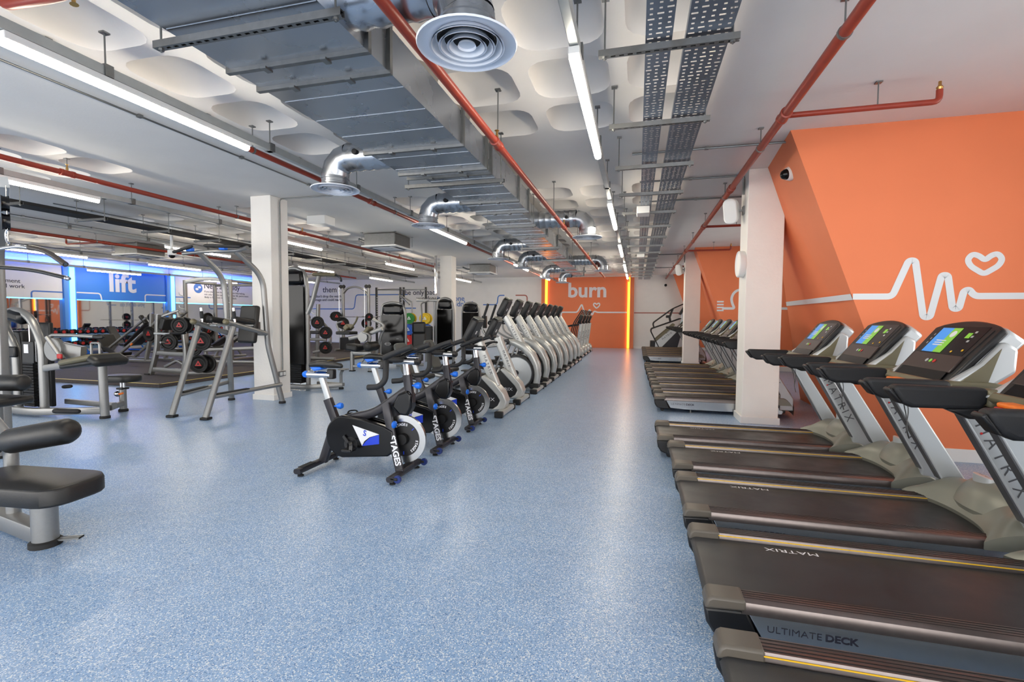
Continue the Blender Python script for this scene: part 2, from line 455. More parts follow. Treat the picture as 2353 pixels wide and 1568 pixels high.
# orange feature wall with lit strips
ow = struct(MB().bx(-4.78, -.17, YB-.04, YB, 0, 3.55).build('wall_orange', 'orange', smooth=0))
MB().bx(-4.78, -4.60, YB-.16, YB-.04, 0, 3.55).build('post', 'orange', ow, smooth=0)
MB().bx(-.36, -.17, YB-.16, YB-.04, 0, 3.55).build('post', 'orange', ow, smooth=0)
for x in (-4.54, -.42):
    o = MB().bx(x-.055, x+.055, YB-.1, YB-.042, .02, 3.5).build('led_strip', 'neon_o', smooth=0)
    tag(o, 'glowing orange LED strip %s of the orange wall' % ('on the left side' if x < -2 else 'on the right side'), 'light', 'orange LED strips')
lettering('lettering', 'burn', 'whiteletter', ow, (-2.46, YB-.055, 2.86), (1, 0, 0), (0, 0, 1), 1.02, bold=.026, extrude=.012, xs=1.02)
ribbon('pulse_line', [(-4.1, 1.0), (-3.8, 1.0), (-3.76, 1.78), (-2.95, 1.78), (-2.72, 2.2), (-2.5, 1.5), (-2.33, 1.95), (-2.2, 1.62), (-2.1, 1.85), (-1.95, 1.78), (-.5, 1.78)], .07, 'lightblue', ow, YB-.04, fil=.1)
hb = [(-1.98, 1.98), (-2.11, 2.1), (-2.14, 2.18), (-2.1, 2.24), (-2.04, 2.23), (-1.98, 2.17), (-1.92, 2.23), (-1.86, 2.24), (-1.82, 2.18), (-1.85, 2.1)]
ribbon('heart_outline', hb, .06, 'lightblue', ow, YB-.04, closed=True, fil=.04)

# writing and lines on the white back wall
wt = thing('wall_slogan', 'slogan about the only bad workout printed on the back wall', 'lettering', (0, YB-.006, 0))
for t, x, z, s, mm, al in (('The only bad', -10.72, 2.84, .40, 'ink', 'RIGHT'), ('workout', -11.86, 2.50, .40, 'ink', 'LEFT'), ('is the one', -9.03, 2.50, .40, 'grapblue', 'RIGHT'), ("you didn't do", -8.33, 2.2, .40, 'grapblue', 'RIGHT')):
    lettering('lettering', t, mm, wt, (x, 0, z), (1, 0, 0), (0, 0, 1), s, bold=.003, extrude=.002, align=al)
wl = thing('wall_line', 'blue line running along the white back wall beside the slogan', 'wall graphic', (0, YB, 0))
ribbon('line', [(-7.98, 2.17), (-7.2, 2.17), (-7.14, 2.66), (-6.8, 2.66)], .06, 'grapblue', wl, 0, fil=.14)
ribbon('line', [(-20.9, 1.93), (-15.8, 1.93), (-15.67, 2.74), (-12.4, 2.74)], .06, 'grapblue', wl, 0, fil=.16)
ribbon('line', [(-13.0, 1.98), (-11.9, 1.98)], .06, 'grapblue', wl, 0)
wl2 = thing('wall_line', 'red line stepping down beside the orange wall', 'wall graphic', (0, YB, 0))
ribbon('line', [(-6.19, 2.66), (-5.57, 2.66), (-5.57, 1.8), (-4.8, 1.8)], .06, 'grapred', wl2, 0, fil=.16)
wl3 = thing('wall_line', 'thin brown line on the white wall right of the orange wall', 'wall graphic', (0, YB, 0))
ribbon('line', [(-.15, 1.76), (3.6, 1.76)], .05, 'grapred', wl3, 0)
wn = thing('wall_notice', 'small printed notice asking not to drop weights on the back wall', 'lettering', (0, YB-.006, 0))
for t, x, z, s in (('them', -17.4, 3.04, .46), ('please don\'t drop the weights', -17.7, 2.66, .2), ('damage and could really', -17.6, 2.46, .2)):
    lettering('lettering', t, 'ink', wn, (x, 0, z), (1, 0, 0), (0, 0, 1), s, bold=.003, extrude=.002)

# left wall: mirrors below, lit boards above
for k, (a, c) in enumerate(((9.6, 11.45), (11.47, 13.02), (13.45, 15.2), (15.22, 17.0), (17.55, 19.3), (19.32, 21.0), (21.02, 22.6))):
    o = MB().bx(XL, XL+.02, a, c, .35, 2.06).build('mirror', 'mirror', smooth=0)
    tag(o, 'tall wall mirror on the left wall, %s of seven counted from the camera' % ('first second third fourth fifth sixth seventh'.split()[k]), 'mirror', 'mirrors along the left wall')
def board(y0, y1, mm, label):
    o = MB().bx(XL, XL+.09, y0, y1, 2.1, ZC-.25).build('sign_board', mm, smooth=0)
    return tag(o, label, 'sign board')
b1 = board(9.4, 13.0, 'white', 'white sign board on the left wall beside the first blue post')
b2 = board(13.45, 17.05, 'blueboard', 'blue sign board reading lift above the mirrors')
b3 = board(17.5, 22.6, 'white', 'white sign board about keeping the weights neat and tidy')
lettering('lettering', 'lift', 'whiteletter', b2, (XL+.10, 15.15, 2.80), (0, 1, 0), (0, 0, 1), 1.06, bold=.03, extrude=.012)
lettering('lettering', 'Neat and tidy', 'ink', b3, (XL+.093, 19.04, 2.98), (0, 1, 0), (0, 0, 1), .40, bold=.003, extrude=.002, align='LEFT')
for q, t in enumerate(("If you always put the weights where they belong,", "not only will you squeeze in a better lift, you're more", "likely to find them when you get back.")):
    lettering('lettering', t, 'ink', b3, (XL+.093, 19.06, 2.70-.14*q), (0, 1, 0), (0, 0, 1), .128, extrude=.002, align='LEFT')
MB().lathe([(.24, 0), (.24, .008)], (XL+.09, 18.72, 2.84), (1, 0, 0), 28).build('round_logo', 'grapblue', b3, smooth=0)
pq = MB()
for s in (-1, 1): pq.ball((XL+.1, 18.72+s*.07, 2.84+s*.05), (.006, .09, .06), 10, 6)
pq.build('logo_mark', 'whiteletter', b3)
lettering('lettering', 'equipment', 'ink', b1, (XL+.093, 11.75, 2.66), (0, 1, 0), (0, 0, 1), .2, extrude=.002, align='RIGHT')
lettering('lettering', 'and work', 'ink', b1, (XL+.093, 11.87, 2.48), (0, 1, 0), (0, 0, 1), .2, extrude=.002, align='RIGHT')
def wl_map(u, z, k): return (XL+.09+k, u, z)
ribbon('line', [(12.05, 2.1), (12.05, 2.34), (13.0, 2.34)], .05, 'grapblue', b1, 0, fil=.1, map_=wl_map)
ribbon('line', [(13.45, 2.36), (14.3, 2.36), (14.35, 2.1)], .05, 'whiteletter', b2, 0, fil=.1, map_=wl_map)
ribbon('line', [(16.1, 2.1), (16.1, 2.4), (17.05, 2.4)], .05, 'whiteletter', b2, 0, fil=.1, map_=wl_map)
ribbon('line', [(17.5, 2.36), (18.3, 2.36)], .05, 'grapblue', b3, 0, map_=wl_map)
for k, y in enumerate((13.22, 17.27)):
    o = MB().bx(XL+.002, XL+.16, y-.2, y+.2, .078, ZC-.25).build('blue_post', 'bluepost', smooth=0)
    tag(o, 'blue painted post %s of the lift board' % ('left' if k == 0 else 'right'), 'post', 'blue posts on the left wall')
    led = MB().bx(XL+.16, XL+.19, y-.02, y+.14, .1, ZC-.3).build('led_strip', 'neon_c', smooth=0)
    tag(led, 'vertical cyan LED strip on the blue post %s of the lift board' % ('left' if k == 0 else 'right'), 'light', 'cyan LED strips')
for k, (a, c) in enumerate(((9.4, 13.0), (13.45, 17.05), (17.5, 22.6))):
    led = MB().bx(XL+.03, XL+.07, a, c, 2.07, 2.098).build('led_strip', 'neon_c', smooth=0)
    tag(led, 'horizontal LED strip under the %s sign board' % ('equipment', 'blue lift', 'neat and tidy')[k], 'light', 'LED strips under the boards')
    led = MB().bx(XL+.03, XL+.10, a, c, ZC-.25, ZC-.2).build('led_strip', 'neon_b', smooth=0)
    tag(led, 'blue LED strip on top of the %s sign board' % ('equipment', 'blue lift', 'neat and tidy')[k], 'light', 'LED strips above the boards')

# raised black rubber lifting platform with yellow edge
pf = MB().bx(XL+.02, -9.5, 7.55, 22.5, 0, .075).build('lifting_platform', 'mat', bevel=.01, smooth=0)
tag(pf, 'low black rubber lifting platform with a yellow edge line', 'platform')
for a, c in (((XL+.02, 7.55), (-9.5, 7.61)), ((-9.56, 7.55), (-9.5, 22.5))):
    MB().bx(a[0], c[0], a[1], c[1], .0755, .0775).build('edge_line', 'yellowedge', pf, smooth=0)
# plank-like seams of the mat
sm = MB()
for k in range(1, 12): sm.bx(XL+.1, -9.62, 7.62+1.2*k, 7.63+1.2*k, .0752, .0762)
sm.build('mat_seams', 'dark', pf, smooth=0)
# ================================================================== services under the ceiling
ORD = 'first second third fourth fifth sixth seventh eighth ninth tenth eleventh twelfth thirteenth fourteenth'.split()
def rod(parent, x, y, z0, z1=ZC, r=.006, clip=True):
    b = MB().cyl((x, y, z0), (x, y, z1), r, 8)
    if clip: b.bx(x-.025, x+.025, y-.025, y+.025, z1-.012, z1)
    return b.build('hanger_rod', 'zinc', parent)

# lighting trunking rows with batten lights
ROWS = [(-.42, 3.17, 1.0, 23.5, 'above the aisle', [3.08, 7.15, 11.2, 15.3, 18.6]),
        (-3.87, 3.22, .5, 23.5, 'left of the big air duct', [2.13, 8.5, 14.95, 19.3]),
        (-7.85, 3.22, 2.0, 23.5, 'behind the left columns', [3.45, 8.65, 13.85, 19.9]),
        (-11.4, 3.22, 5.0, 23.0, 'over the lifting platform', [9.32, 14.15, 18.7]),
        (-15.9, 3.22, 6.5, 23.0, 'deep over the lifting platform', [8.6, 12.4, 19.0]),
        (-19.6, 3.16, 9.0, 22.0, 'close to the lift wall', [13.0, 17.8])]
def batten(parent_loc, label, grp):
    t = thing('batten_light', label, 'light', parent_loc, 0, grp)
    MB().bx(-.036, .036, 0, 1.95, 0, .05).build('housing', 'whiteplastic', t, bevel=.005)
    pr = [(-.032, 0), (.032, 0), (.032, -.022), (.022, -.038), (0, -.044), (-.022, -.038), (-.032, -.022)]
    MB().prism(pr, .012, 1.938, 'xz').build('tube_cover', 'tube', t, smooth=50)
    return t
_bat = None
for ri, (x, z, y0, y1, where, lights) in enumerate(ROWS):
    t = thing('lighting_trunking', 'long galvanised lighting trunking hung %s' % where, 'trunking', (x, 0, z), 0, 'lighting trunking runs')
    MB().bx(-.03, .03, y0, y1, .052, .127).build('trunk', 'galvl', t, bevel=.004, smooth=0)
    y = y0+.6
    while y < y1:
        rod(t, 0, y, .125, ZC-z)
        MB().bx(-.042, .042, y-.03, y+.03, .052, .137).build('bracket', 'galvd', t, smooth=0)
        y += 1.64
    for li, ly in enumerate(lights):
        lab = 'lit batten light %s, %s from the camera' % (where, ORD[li])
        if _bat is None: _bat = batten((x, ly, z), lab, 'batten lights')
        else: dup(_bat, (x, ly, z), 0, lab)

# red sprinkler pipes
def sprinkler(name_where, x, z, y0, y1, r, tees=(), branches=(), heads=(), step=2.15):
    t = thing('sprinkler_pipe', 'red sprinkler pipe %s' % name_where, 'pipe', (x, 0, z), 0, 'sprinkler pipes')
    MB().cyl((0, y0, 0), (0, y1, 0), r, 14).build('pipe', 'redpipe', t)
    for y in tees:
        MB().lathe([(r*1.02, -.09), (r*1.3, -.085), (r*1.3, -.05), (r*1.2, -.045), (r*1.2, .045), (r*1.3, .05), (r*1.3, .085), (r*1.02, .09)], (0, y, 0), (0, 1, 0), 14).build('coupling', 'redpipe', t)
    for y in heads:
        MB().lathe([(.012, r), (.016, r+.03), (.01, r+.05), (.01, r+.075), (.022, r+.08), (.022, r+.084)], (0, y, 0), (0, 0, 1), 10).build('sprinkler_head', 'brass', t)
    for y, xe in branches:
        bb = MB().tube(fillet([(0, y, 0), (xe, y, .0), (xe, y, .1)], .05, 4), r*.62, 12)
        p = bb.build('branch_pipe', 'redpipe', t)
        MB().lathe([(.02, .1), (.026, .12), (.012, .14), (.012, .17)], (xe, y, 0), (0, 0, 1), 10).build('sprinkler_head', 'brass', p)
        rod(p, xe*.62, y, 0, ZC-z)
    y = y0+.45
    while y < y1:
        rod(t, 0, y, r, ZC-z)
        MB().lathe([(r+.006, -.012), (r+.006, .012)], (0, y, 0), (0, 1, 0), 14).build('pipe_clip', 'zinc', t)
        y += step
    return t
sprinkler('running above the treadmills', 1.28, 3.38, 1.0, 23.6, .04, (4.98, 7.55, 10.5, 14.1, 18.2), ((4.98, 1.2), (10.5, 1.0), (14.1, 1.15), (18.2, 1.0)), (), 2.2)
sprinkler('running right of the big air duct', -1.28, 3.1, .8, 19.2, .034, (4.27, 8.4, 12.7, 16.9), (), (4.27, 8.4, 12.7, 16.9), 3.05)
sprinkler('running under the trunking left of the air duct', -4.16, 3.335, .8, 20.6, .032, (6.9, 11.4, 16.0), (), (6.9, 11.4, 16.0), 3.2)
sprinkler('running behind the left columns', -7.46, 3.4, 1.5, 16.7, .036, (4.75, 9.4, 14.0), (), (4.75, 9.4, 14.0), 2.8)
sprinkler('high over the lifting platform', -13.6, 3.4, 6.0, 21.0, .036, (9.5, 14.0), ((9.4, -1.3),), (), 2.8)

t = thing('sprinkler_branch', 'short red sprinkler branch with brass head near the top left corner', 'pipe', (-3.3, 2.06, 3.33))
MB().tube(fillet([(-.5, 0, .26), (-.42, 0, .02), (-.05, 0, .0), (.10, 0, .0), (.17, 0, .03)], .08, 5), .03, 12).build('pipe', 'redpipe', t)
MB().lathe([(.014, 0), (.02, .02), (.01, .03), (.01, .055), (.022, .058)], (.16, 0, -.01), (.2, 0, -1), 10).build('sprinkler_head', 'brass', t)

# conduits on the soffit
def conduit(label, pts, r=.011, step=None):
    t = thing('steel_conduit', label, 'conduit', (0, 0, 0), 0, 'steel conduits')
    MB().tube(fillet(pts, .06, 4), r, 8).build('tube', 'zinc', t)
    a, c = V(pts[0]), V(pts[1]); L = (c-a).length; k = max(1, int(L/1.3))
    for q in range(k):
        p = a+(c-a)*((q+.5)/k)
        MB().box(p, (.045, .045, .03)).build('saddle', 'zinc', t, smooth=0)
    return t
conduit('thin steel conduit on the ceiling right of the left trunking', [(-4.36, .6, 3.575), (-4.36, 20.0, 3.575)])
conduit('thin steel conduit on the ceiling left of the left trunking', [(-5.06, .6, 3.575), (-5.06, 7.2, 3.575), (-6.18, 7.2, 3.575), (-6.18, 7.2, .52)])
conduit('steel conduit crossing to the orange fin', [(-.1, 6.3, 3.575), (1.66, 6.3, 3.575)], .014)
conduit('steel conduit crossing to the first right column', [(.0, 7.6, 3.575), (1.46, 7.6, 3.575), (1.46, 7.6, 3.3)], .014)
conduit('steel conduit crossing above the second treadmill row', [(.0, 8.9, 3.575), (1.9, 8.9, 3.575)], .014)
conduit('steel conduit crossing to the second right column', [(-.1, 16.3, 3.575), (1.44, 16.3, 3.575), (1.44, 16.3, 3.3)], .014)
conduit('steel conduit crossing near the far wall', [(-.1, 20.5, 3.575), (1.9, 20.5, 3.575)], .014)
for q, xx in enumerate((-9.0, -10.6, -12.6, -14.6, -17.6)):
    conduit('thin steel conduit over the platform, %s from the columns' % ORD[q], [(xx, 6.5, 3.577), (xx, 22.5, 3.577)])

# perforated cable trays on unistrut brackets
def perf(mesh_len, wdt, z, x0, y0):
    # real slots: strips of metal with holes between
    b = MB(); n = int(round(wdt/.052)); px = wdt/n
    y = y0; L = .05; H = .015; row = 0
    while y < y0+mesh_len-.001:
        for i in range(n):
            xa, xb = x0+i*px, x0+(i+1)*px
            hw = (px*.34 if (row+i) % 4 else px*.72)/2; cxx = (xa+xb)/2
            hl, hr = cxx-hw, cxx+hw; ya, yb = y+L/2-H/2, y+L/2+H/2
            vs = [(xa, y), (xb, y), (xb, y+L), (xa, y+L), (hl, ya), (hr, ya), (hr, yb), (hl, yb)]
            b.add([(p[0], p[1], z) for p in vs], [(0, 1, 5, 4), (1, 2, 6, 5), (2, 3, 7, 6), (3, 0, 4, 7)])
        y += L; row += 1
    return b
def cable_tray(label, x0, x1, z, y0, y1, near_to, mm):
    t = thing('cable_tray', label, 'cable tray', (0, 0, 0), 0, 'perforated cable trays')
    o = perf(near_to-y0, x1-x0, z, x0, y0).build('perforated_bed', mm, t, smooth=0)
    if near_to < y1:
        MB().bx(x0, x1, near_to, y1, z-.001, z+.001).build('far_bed', mm, t, smooth=0)
    for xx in (x0, x1): MB().bx(xx-.002, xx+.002, y0, y1, z, z+.05).build('side_flange', mm, t, smooth=0)
    return t
M['tray'] = mat('tray_steel', S(128, 138, 152), .35, .85, noise=.08, nscale=6)
cable_tray('narrow perforated cable tray above the aisle', .02, .18, 3.275, 1.6, 22.6, 12.0, 'tray')
cable_tray('wide perforated cable tray above the aisle', .265, .53, 3.275, 1.6, 22.6, 12.0, 'tray')
def strut(label, x0, x1, y, z, group, slots=True, rods=True):
    t = thing('strut_bracket', label, 'bracket', (0, y, z), 0, group)
    b = MB(); b.bx(x0, x1, -.021, -.018, 0, .041); b.bx(x0, x1, .018, .021, 0, .041)
    b.bx(x0, x1, -.018, -.008, 0, .003); b.bx(x0, x1, .008, .018, 0, .003)
    n = int((x1-x0)/.055)
    for i in range(n+1):
        a = x0+i*.055; b.bx(a, min(a+.024, x1), -.008, .008, 0, .003)
    b.build('channel', 'galvd', t, smooth=0)
    MB().bx(x0+.005, x1-.005, -.017, .017, .03, .039).build('channel_back', 'dark', t, smooth=0)
    if rods:
        for xx in (x0+.04, x1-.04):
            rod(t, xx, 0, -.02, ZC-z)
            MB().lathe([(.016, -.012), (.016, 0)], (xx, 0, 0), (0, 0, 1), 6).build('nut', 'zinc', t)
    return t
for k in range(16):
    strut('slotted steel bracket under the aisle cable trays, %s from the camera' % (ORD+['fifteenth', 'sixteenth', 'seventeenth'])[k], -.28, .58, 2.03+1.24*k, 3.22, 'brackets under the aisle cable trays')
cable_tray('black cable tray over the lifting platform', -9.9, -9.5, 3.26, 4.4, 19.5, 4.4, 'dark')
for k in range(9):
    strut('strut bracket under the platform cable tray, %s from the camera' % ORD[k], -10.08, -9.32, 5.3+1.22*k, 3.215, 'brackets under the platform cable tray')
# small junction / emergency boxes on the tray run
for k, yy in enumerate((8.0, 13.6)):
    t = tag(MB().bx(-.04, .16, yy-.15, yy+.15, 3.16, 3.274).build('emergency_light', 'whiteplastic', bevel=.008), 'white emergency light box below the aisle cable tray, %s' % ('nearer one' if k == 0 else 'farther one'), 'light', 'emergency light boxes')

# rectangular supply duct
D = thing('air_duct', 'large galvanised rectangular air duct along the room', 'air duct')
SEC = [(0.2, 2.62, -2.62, -1.62), (2.68, 2.88, -2.62, -1.62), (2.94, 4.24, -2.62, -1.62), (4.28, 4.95, -2.62, -1.62), (4.99, 5.12, -2.60, -1.62), (5.16, 6.4, -2.44, -1.62), (6.44, 7.1, -2.44, -1.64), (7.14, 9.3, -2.43, -1.76),
       (9.34, 11.15, -2.43, -1.86), (11.2, 13.2, -2.43, -1.92), (13.25, 15.5, -2.43, -1.98), (15.55, 18.4, -2.43, -2.02)]
Z0, Z1 = 3.12, 3.42
for k, (a, c, x0, x1) in enumerate(SEC):
    s = MB().bx(x0, x1, a-.03, c+.03, Z0, Z1).build('duct_section', 'galv', D, smooth=0)
    y = a+.18
    ribs = MB()
    while y < c-.1:
        ribs.bx(x0+.01, x1-.005, y-.003, y+.003, Z0-.003, Z0); y += .36
    if ribs.v: ribs.build('stiffening_ribs', 'galv', s, smooth=0)
    fl = MB(); e = .028
    for yy in (c+.008,):
        fl.bx(x0-e, x1+e, yy-.012, yy+.022, Z0-e, Z0+.002); fl.bx(x0-e, x0+.002, yy-.012, yy+.022, Z0, Z1+e); fl.bx(x1-.002, x1+e, yy-.012, yy+.022, Z0, Z1+e)
    fl.build('flange', 'galvd', s, smooth=0)
    for xx in (x0+.28, x1-.28):
        MB().bx(xx-.02, xx+.02, c-.02, c+.045, Z0-e-.012, Z0-e+.002).build('flange_clamp', 'zinc', s, smooth=0)
for k, yy in enumerate((.9, 2.22, 5.3, 8.0, 10.6, 13.0, 16.2)):
    x0, x1 = (-2.74, -1.5) if yy < 6 else (-2.6, -1.7)
    strut('slotted steel strut carrying the air duct, %s from the camera' % ORD[k], x0, x1, yy, Z0-.075, 'struts under the air duct')

# spiral branches with round diffusers
def branch(xd, side, label, x_from):
    # local frame: origin at the diffuser centre (z = rim height); side = -1 left of duct, +1 right
    t = thing('round_diffuser', label, 'air diffuser', (0, 0, 0), 0, 'round diffusers on spiral ducts')
    L = abs(x_from-xd); r = .15; s = -side
    zc = .35
    # neck
    prof = [(r, .03), (r, .05), (r*1.04, .055), (r*1.04, .07), (r, .075), (r, .11), (r*1.04, .115), (r*1.04, .13), (r, .135), (r, .17)]
    MB().lathe(prof, n=28, cap=False).build('neck', 'galv', t)
    pts = []
    R0 = .2
    for j in range(4):
        a = R(90*j/3); pts.append((s*(R0-R0*math.cos(a)), 0, .15+R0*math.sin(a)))
    # mitred elbow in four gores
    MB().tube(pts, r*1.01, 28, cap=False).build('elbow', 'galv', t, smooth=20)
    # spiral tube
    n = int((L-R0)/.035); pp = []; sc = []
    for q in range(n+1):
        u = R0+(L-R0)*q/n; pp.append((s*u, 0, zc)); sc.append(1.0 if q % 3 else 1.055)
    MB().tube(pp, r, 28, scales=sc, cap=False).build('spiral_tube', 'galv', t, smooth=25)
    MB().lathe([(.03, 0), (.03, .025), (.022, .028)], (s*(R0+.16), -r-.005, zc+.0), (0, -1, 0), 14).build('damper_plate', 'dark', t)
    # round multi-cone diffuser
    MB().lathe([(.265, 0), (.27, .008), (.262, .014), (.21, .02), (.16, .035)], n=40, cap=False).build('rim', 'diffuser', t)
    MB().lathe([(.165, .04), (.0005, .04)], n=32, cap=False).build('throat', 'dark', t)
    for rr in (.185, .135, .09):
        MB().lathe([(rr+.018, -.004), (rr+.012, .0), (rr-.012, .03), (rr-.016, .03), (rr+.005, -.006)], n=36, cap=False).build('cone_ring', 'diffuser', t)
    MB().lathe([(.05, .0), (.045, .012), (.0005, .016)], n=24, cap=False).build('centre_cone', 'diffuser', t)
    return t
def diffs(lst, side, word):
    first = None
    for k, (x, y, xf) in enumerate(lst):
        t = branch(x, side, 'round ceiling diffuser on a spiral duct %s of the air duct, %s from the camera' % (word, ORD[k]), xf)
        t.location = (x, y, 2.95 if x < -2.9 or x > -2 else 2.83)
diffs([(-3.38, 4.83, -2.62), (-3.26, 7.08, -2.42), (-3.38, 11.45, -2.42), (-3.3, 13.7, -2.42), (-3.3, 17.4, -2.42), (-2.78, 18.1, -2.43)], -1, 'left')
diffs([(-.91, 2.47, -1.63), (-.9, 8.72, -1.76), (-1.06, 15.0, -1.98)], 1, 'right')

# ceiling cassettes
def cassette(x, y, label, z=3.24):
    t = thing('air_conditioner', label, 'air conditioner', (x, y, z), 0, 'ceiling air conditioning cassettes')
    MB().bx(-.42, .42, -.42, .42, .04, .335).build('body', 'galvd', t, bevel=.01, smooth=0)
    MB().bx(-.475, .475, -.475, .475, 0, .045).build('fascia', 'whiteplastic', t, bevel=.012, smooth=0)
    MB().bx(-.27, .27, -.27, .27, -.008, .0).build('intake_grille', 'diffuser', t, smooth=0)
    for sx, sy in ((1, 0), (-1, 0), (0, 1), (0, -1)):
        MB().bx(sx*.37-(.035 if sx else .27), sx*.37+(.035 if sx else .27), sy*.37-(.035 if sy else .27), sy*.37+(.035 if sy else .27), -.003, .001).build('outlet_slot', 'dark', t, smooth=0)
    for sx in (-1, 1):
        for sy in (-1, 1): rod(t, sx*.46, sy*.46, .1, ZC-z)
    MB().tube([(-.42, .1, .2), (-.7, .1, .22), (-.9, .1, .30)], .03, 10).build('refrigerant_pipe', 'zinc', t)
    return t
cassette(-6.25, 11.1, 'ceiling cassette air conditioner beside the left column')
cassette(-6.05, 18.3, 'ceiling cassette air conditioner farther back beyond the second left column')
cassette(-14.35, 10.95, 'ceiling cassette air conditioner over the lifting platform')
tag(MB().bx(-6.72, -6.28, 8.6, 8.95, 3.42, 3.5995).build('junction_box', 'whiteplastic', bevel=.01), 'white metal box on the ceiling beside the cassette', 'junction box')
# foil duct by the far left column
fd = MB(); pts = [(-6.72, 15.2, 3.599-.07*i) for i in range(20)]
fd.tube(pts, .055, 12, scales=[1 if i % 2 else .86 for i in range(20)])
tag(fd.build('foil_duct', 'chrome', smooth=60), 'crinkled silver foil duct hanging beside the far left column', 'duct')

# cameras, speakers, clock
def dome(x, y, z, ax, label):
    t = thing('dome_camera', label, 'camera', (x, y, z), 0, 'security cameras')
    a = V(ax)
    MB().lathe([(.085, 0), (.088, .04), (.07, .08)], (0, 0, 0), ax, 20).build('base', 'whiteplastic', t)
    MB().lathe([(.066, .075), (.062, .1), (.046, .13), (.018, .146), (.001, .148)], (0, 0, 0), ax, 18).build('dome', 'blackgloss', t)
    return t
dome(1.80, 6.55, 3.28, (-.95, -.22, -.2), 'white dome camera with dark bubble on the orange fin')
dome(1.3, YB-.001, 3.1, (0, -1, 0), 'small dark camera on the far white wall')
t = thing('dome_camera', 'white dome camera hanging on a pole over the platform', 'camera', (-10.75, 8.95, 2.95), 0, 'security cameras')
MB().cyl((0, 0, .1), (0, 0, ZC+.22-2.95), .03, 12).build('pole', 'whiteplastic', t)
MB().lathe([(.03, .14), (.085, .1), (.09, 0), (.08, -.02)], n=20).build('shroud', 'whiteplastic', t)
MB().lathe([(.07, -.02), (.06, -.06), (.03, -.085), (.001, -.09)], n=18).build('dome', 'blackgloss', t)
def speaker(x, y, z, label):
    t = thing('wall_speaker', label, 'speaker', (x, y, z), 0, 'column speakers')
    q = [rrect(.17, .30, .06, 4), rrect(.20, .36, .08, 4), rrect(.19, .35, .08, 4), rrect(.12, .24, .05, 4)]
    ax = V((-.55, -.8, -.22)).normalized(); s1 = ax.cross(V((0, 0, 1))).normalized(); u1 = s1.cross(ax)
    c = V((-.16, .02, 0))
    rings = [[c + ax*d + s1*p[0] + u1*p[1] for p in r] for r, d in zip(q, (.09, .075, -.0, -.11))]
    MB().loft(rings).build('cabinet', 'whiteplastic', t, bevel=.012)
    MB().bar((-.02, .02, 0), (-.12, .02, 0), .03, .03).build('bracket', 'galvd', t)
    MB().bx(-.02, 0, -.03, .07, -.06, .06).build('wall_plate', 'galvd', t, smooth=0)
    return t
speaker(1.479, 7.62, 3.08, 'white oval loudspeaker on the nearer right column')
speaker(1.459, 16.35, 3.08, 'white oval loudspeaker on the farther right column')
t = thing('wall_clock', 'round wall clock with white rim on the nearer right column', 'clock', (1.479, 7.55, 2.29))
MB().lathe([(.185, 0), (.19, .01), (.19, .075), (.18, .085), (.168, .07)], (0, 0, 0), (-1, 0, 0), 36).build('rim', 'whiteplastic', t)
MB().lathe([(.17, .062), (.001, .062)], (0, 0, 0), (-1, 0, 0), 36, cap=False).build('dial', M['silverl'], t)
for k in range(12):
    a = R(30*k); MB().box((-.064, .145*math.sin(a), .145*math.cos(a)), (.003, .008, .022), MX.Rotation(-a, 3, 'X')).build('hour_mark', 'ink', t, smooth=0)
MB().bar((-.066, 0, 0), (-.066, .06, .05), .008, .003, (1, 0, 0)).build('hour_hand', 'ink', t, smooth=0)
MB().bar((-.068, 0, 0), (-.068, -.02, .11), .006, .003, (1, 0, 0)).build('minute_hand', 'ink', t, smooth=0)
# socket plate on the left column
t = thing('wall_socket', 'metal double power socket low on the left column', 'socket', (-6.199, 7.2, .46))
MB().bx(0, .035, -.09, .07, -.045, .045).build('plate', 'galvd', t, bevel=.005)
for s in (-.05, .03): MB().bx(.035, .038, s-.03, s+.03, -.03, .03).build('outlet', 'whiteplastic', t, smooth=0)
# ================================================================== treadmills
def cowl(NY, NU, hw, xs_f, xe_f, top_f, base, skirt):
    rows = []
    for i in range(NY):
        v = -1+2*i/(NY-1); y = hw*v; a = abs(v); xs, xe, top = xs_f(a), xe_f(a), top_f(a); row = []
        for j in range(NU):
            u = j/(NU-1); x = xs+(xe-xs)*u
            if u < .6: z = base+(top-base)*math.sin(u/.6*math.pi/2)**.75
            else: z = top-(top-.16)*((u-.6)/.4)**1.9
            row.append((x, y, z))
        rows.append(row)
    b = MB(); b.grid(rows)
    for row in (rows[0], rows[-1]):
        o = len(b.v); k = len(row)
        b.v += [tuple(p) for p in row] + [(p[0], p[1], min(p[2], skirt)) for p in row]
        for j in range(k-1): b.f.append((o+j, o+j+1, o+k+j+1, o+k+j))
    fr = [r[-1] for r in rows]; o = len(b.v); k = len(fr)
    b.v += [tuple(p) for p in fr] + [(p[0], p[1], .05) for p in fr]
    for j in range(k-1): b.f.append((o+j, o+j+1, o+k+j+1, o+k+j))
    rr = [r[0] for r in rows]; o = len(b.v)
    b.v += [tuple(p) for p in rr] + [(p[0]+.012, p[1], p[2]-.03) for p in rr]
    for j in range(k-1): b.f.append((o+j, o+j+1, o+k+j+1, o+k+j))
    return b
def hood_surface():
    return cowl(25, 15, .435, lambda a: 1.60+.14*(1-a**2.4), lambda a: 2.03-.04*a*a,
                lambda a: .405-.02*a*a if a < .78 else .393-(a-.78)*.42, .238, .195)
def dome_surface():
    return cowl(19, 15, .29, lambda a: 1.735+.12*a**2.2, lambda a: 2.035, lambda a: .475-.09*a**2.6, .30, .30)

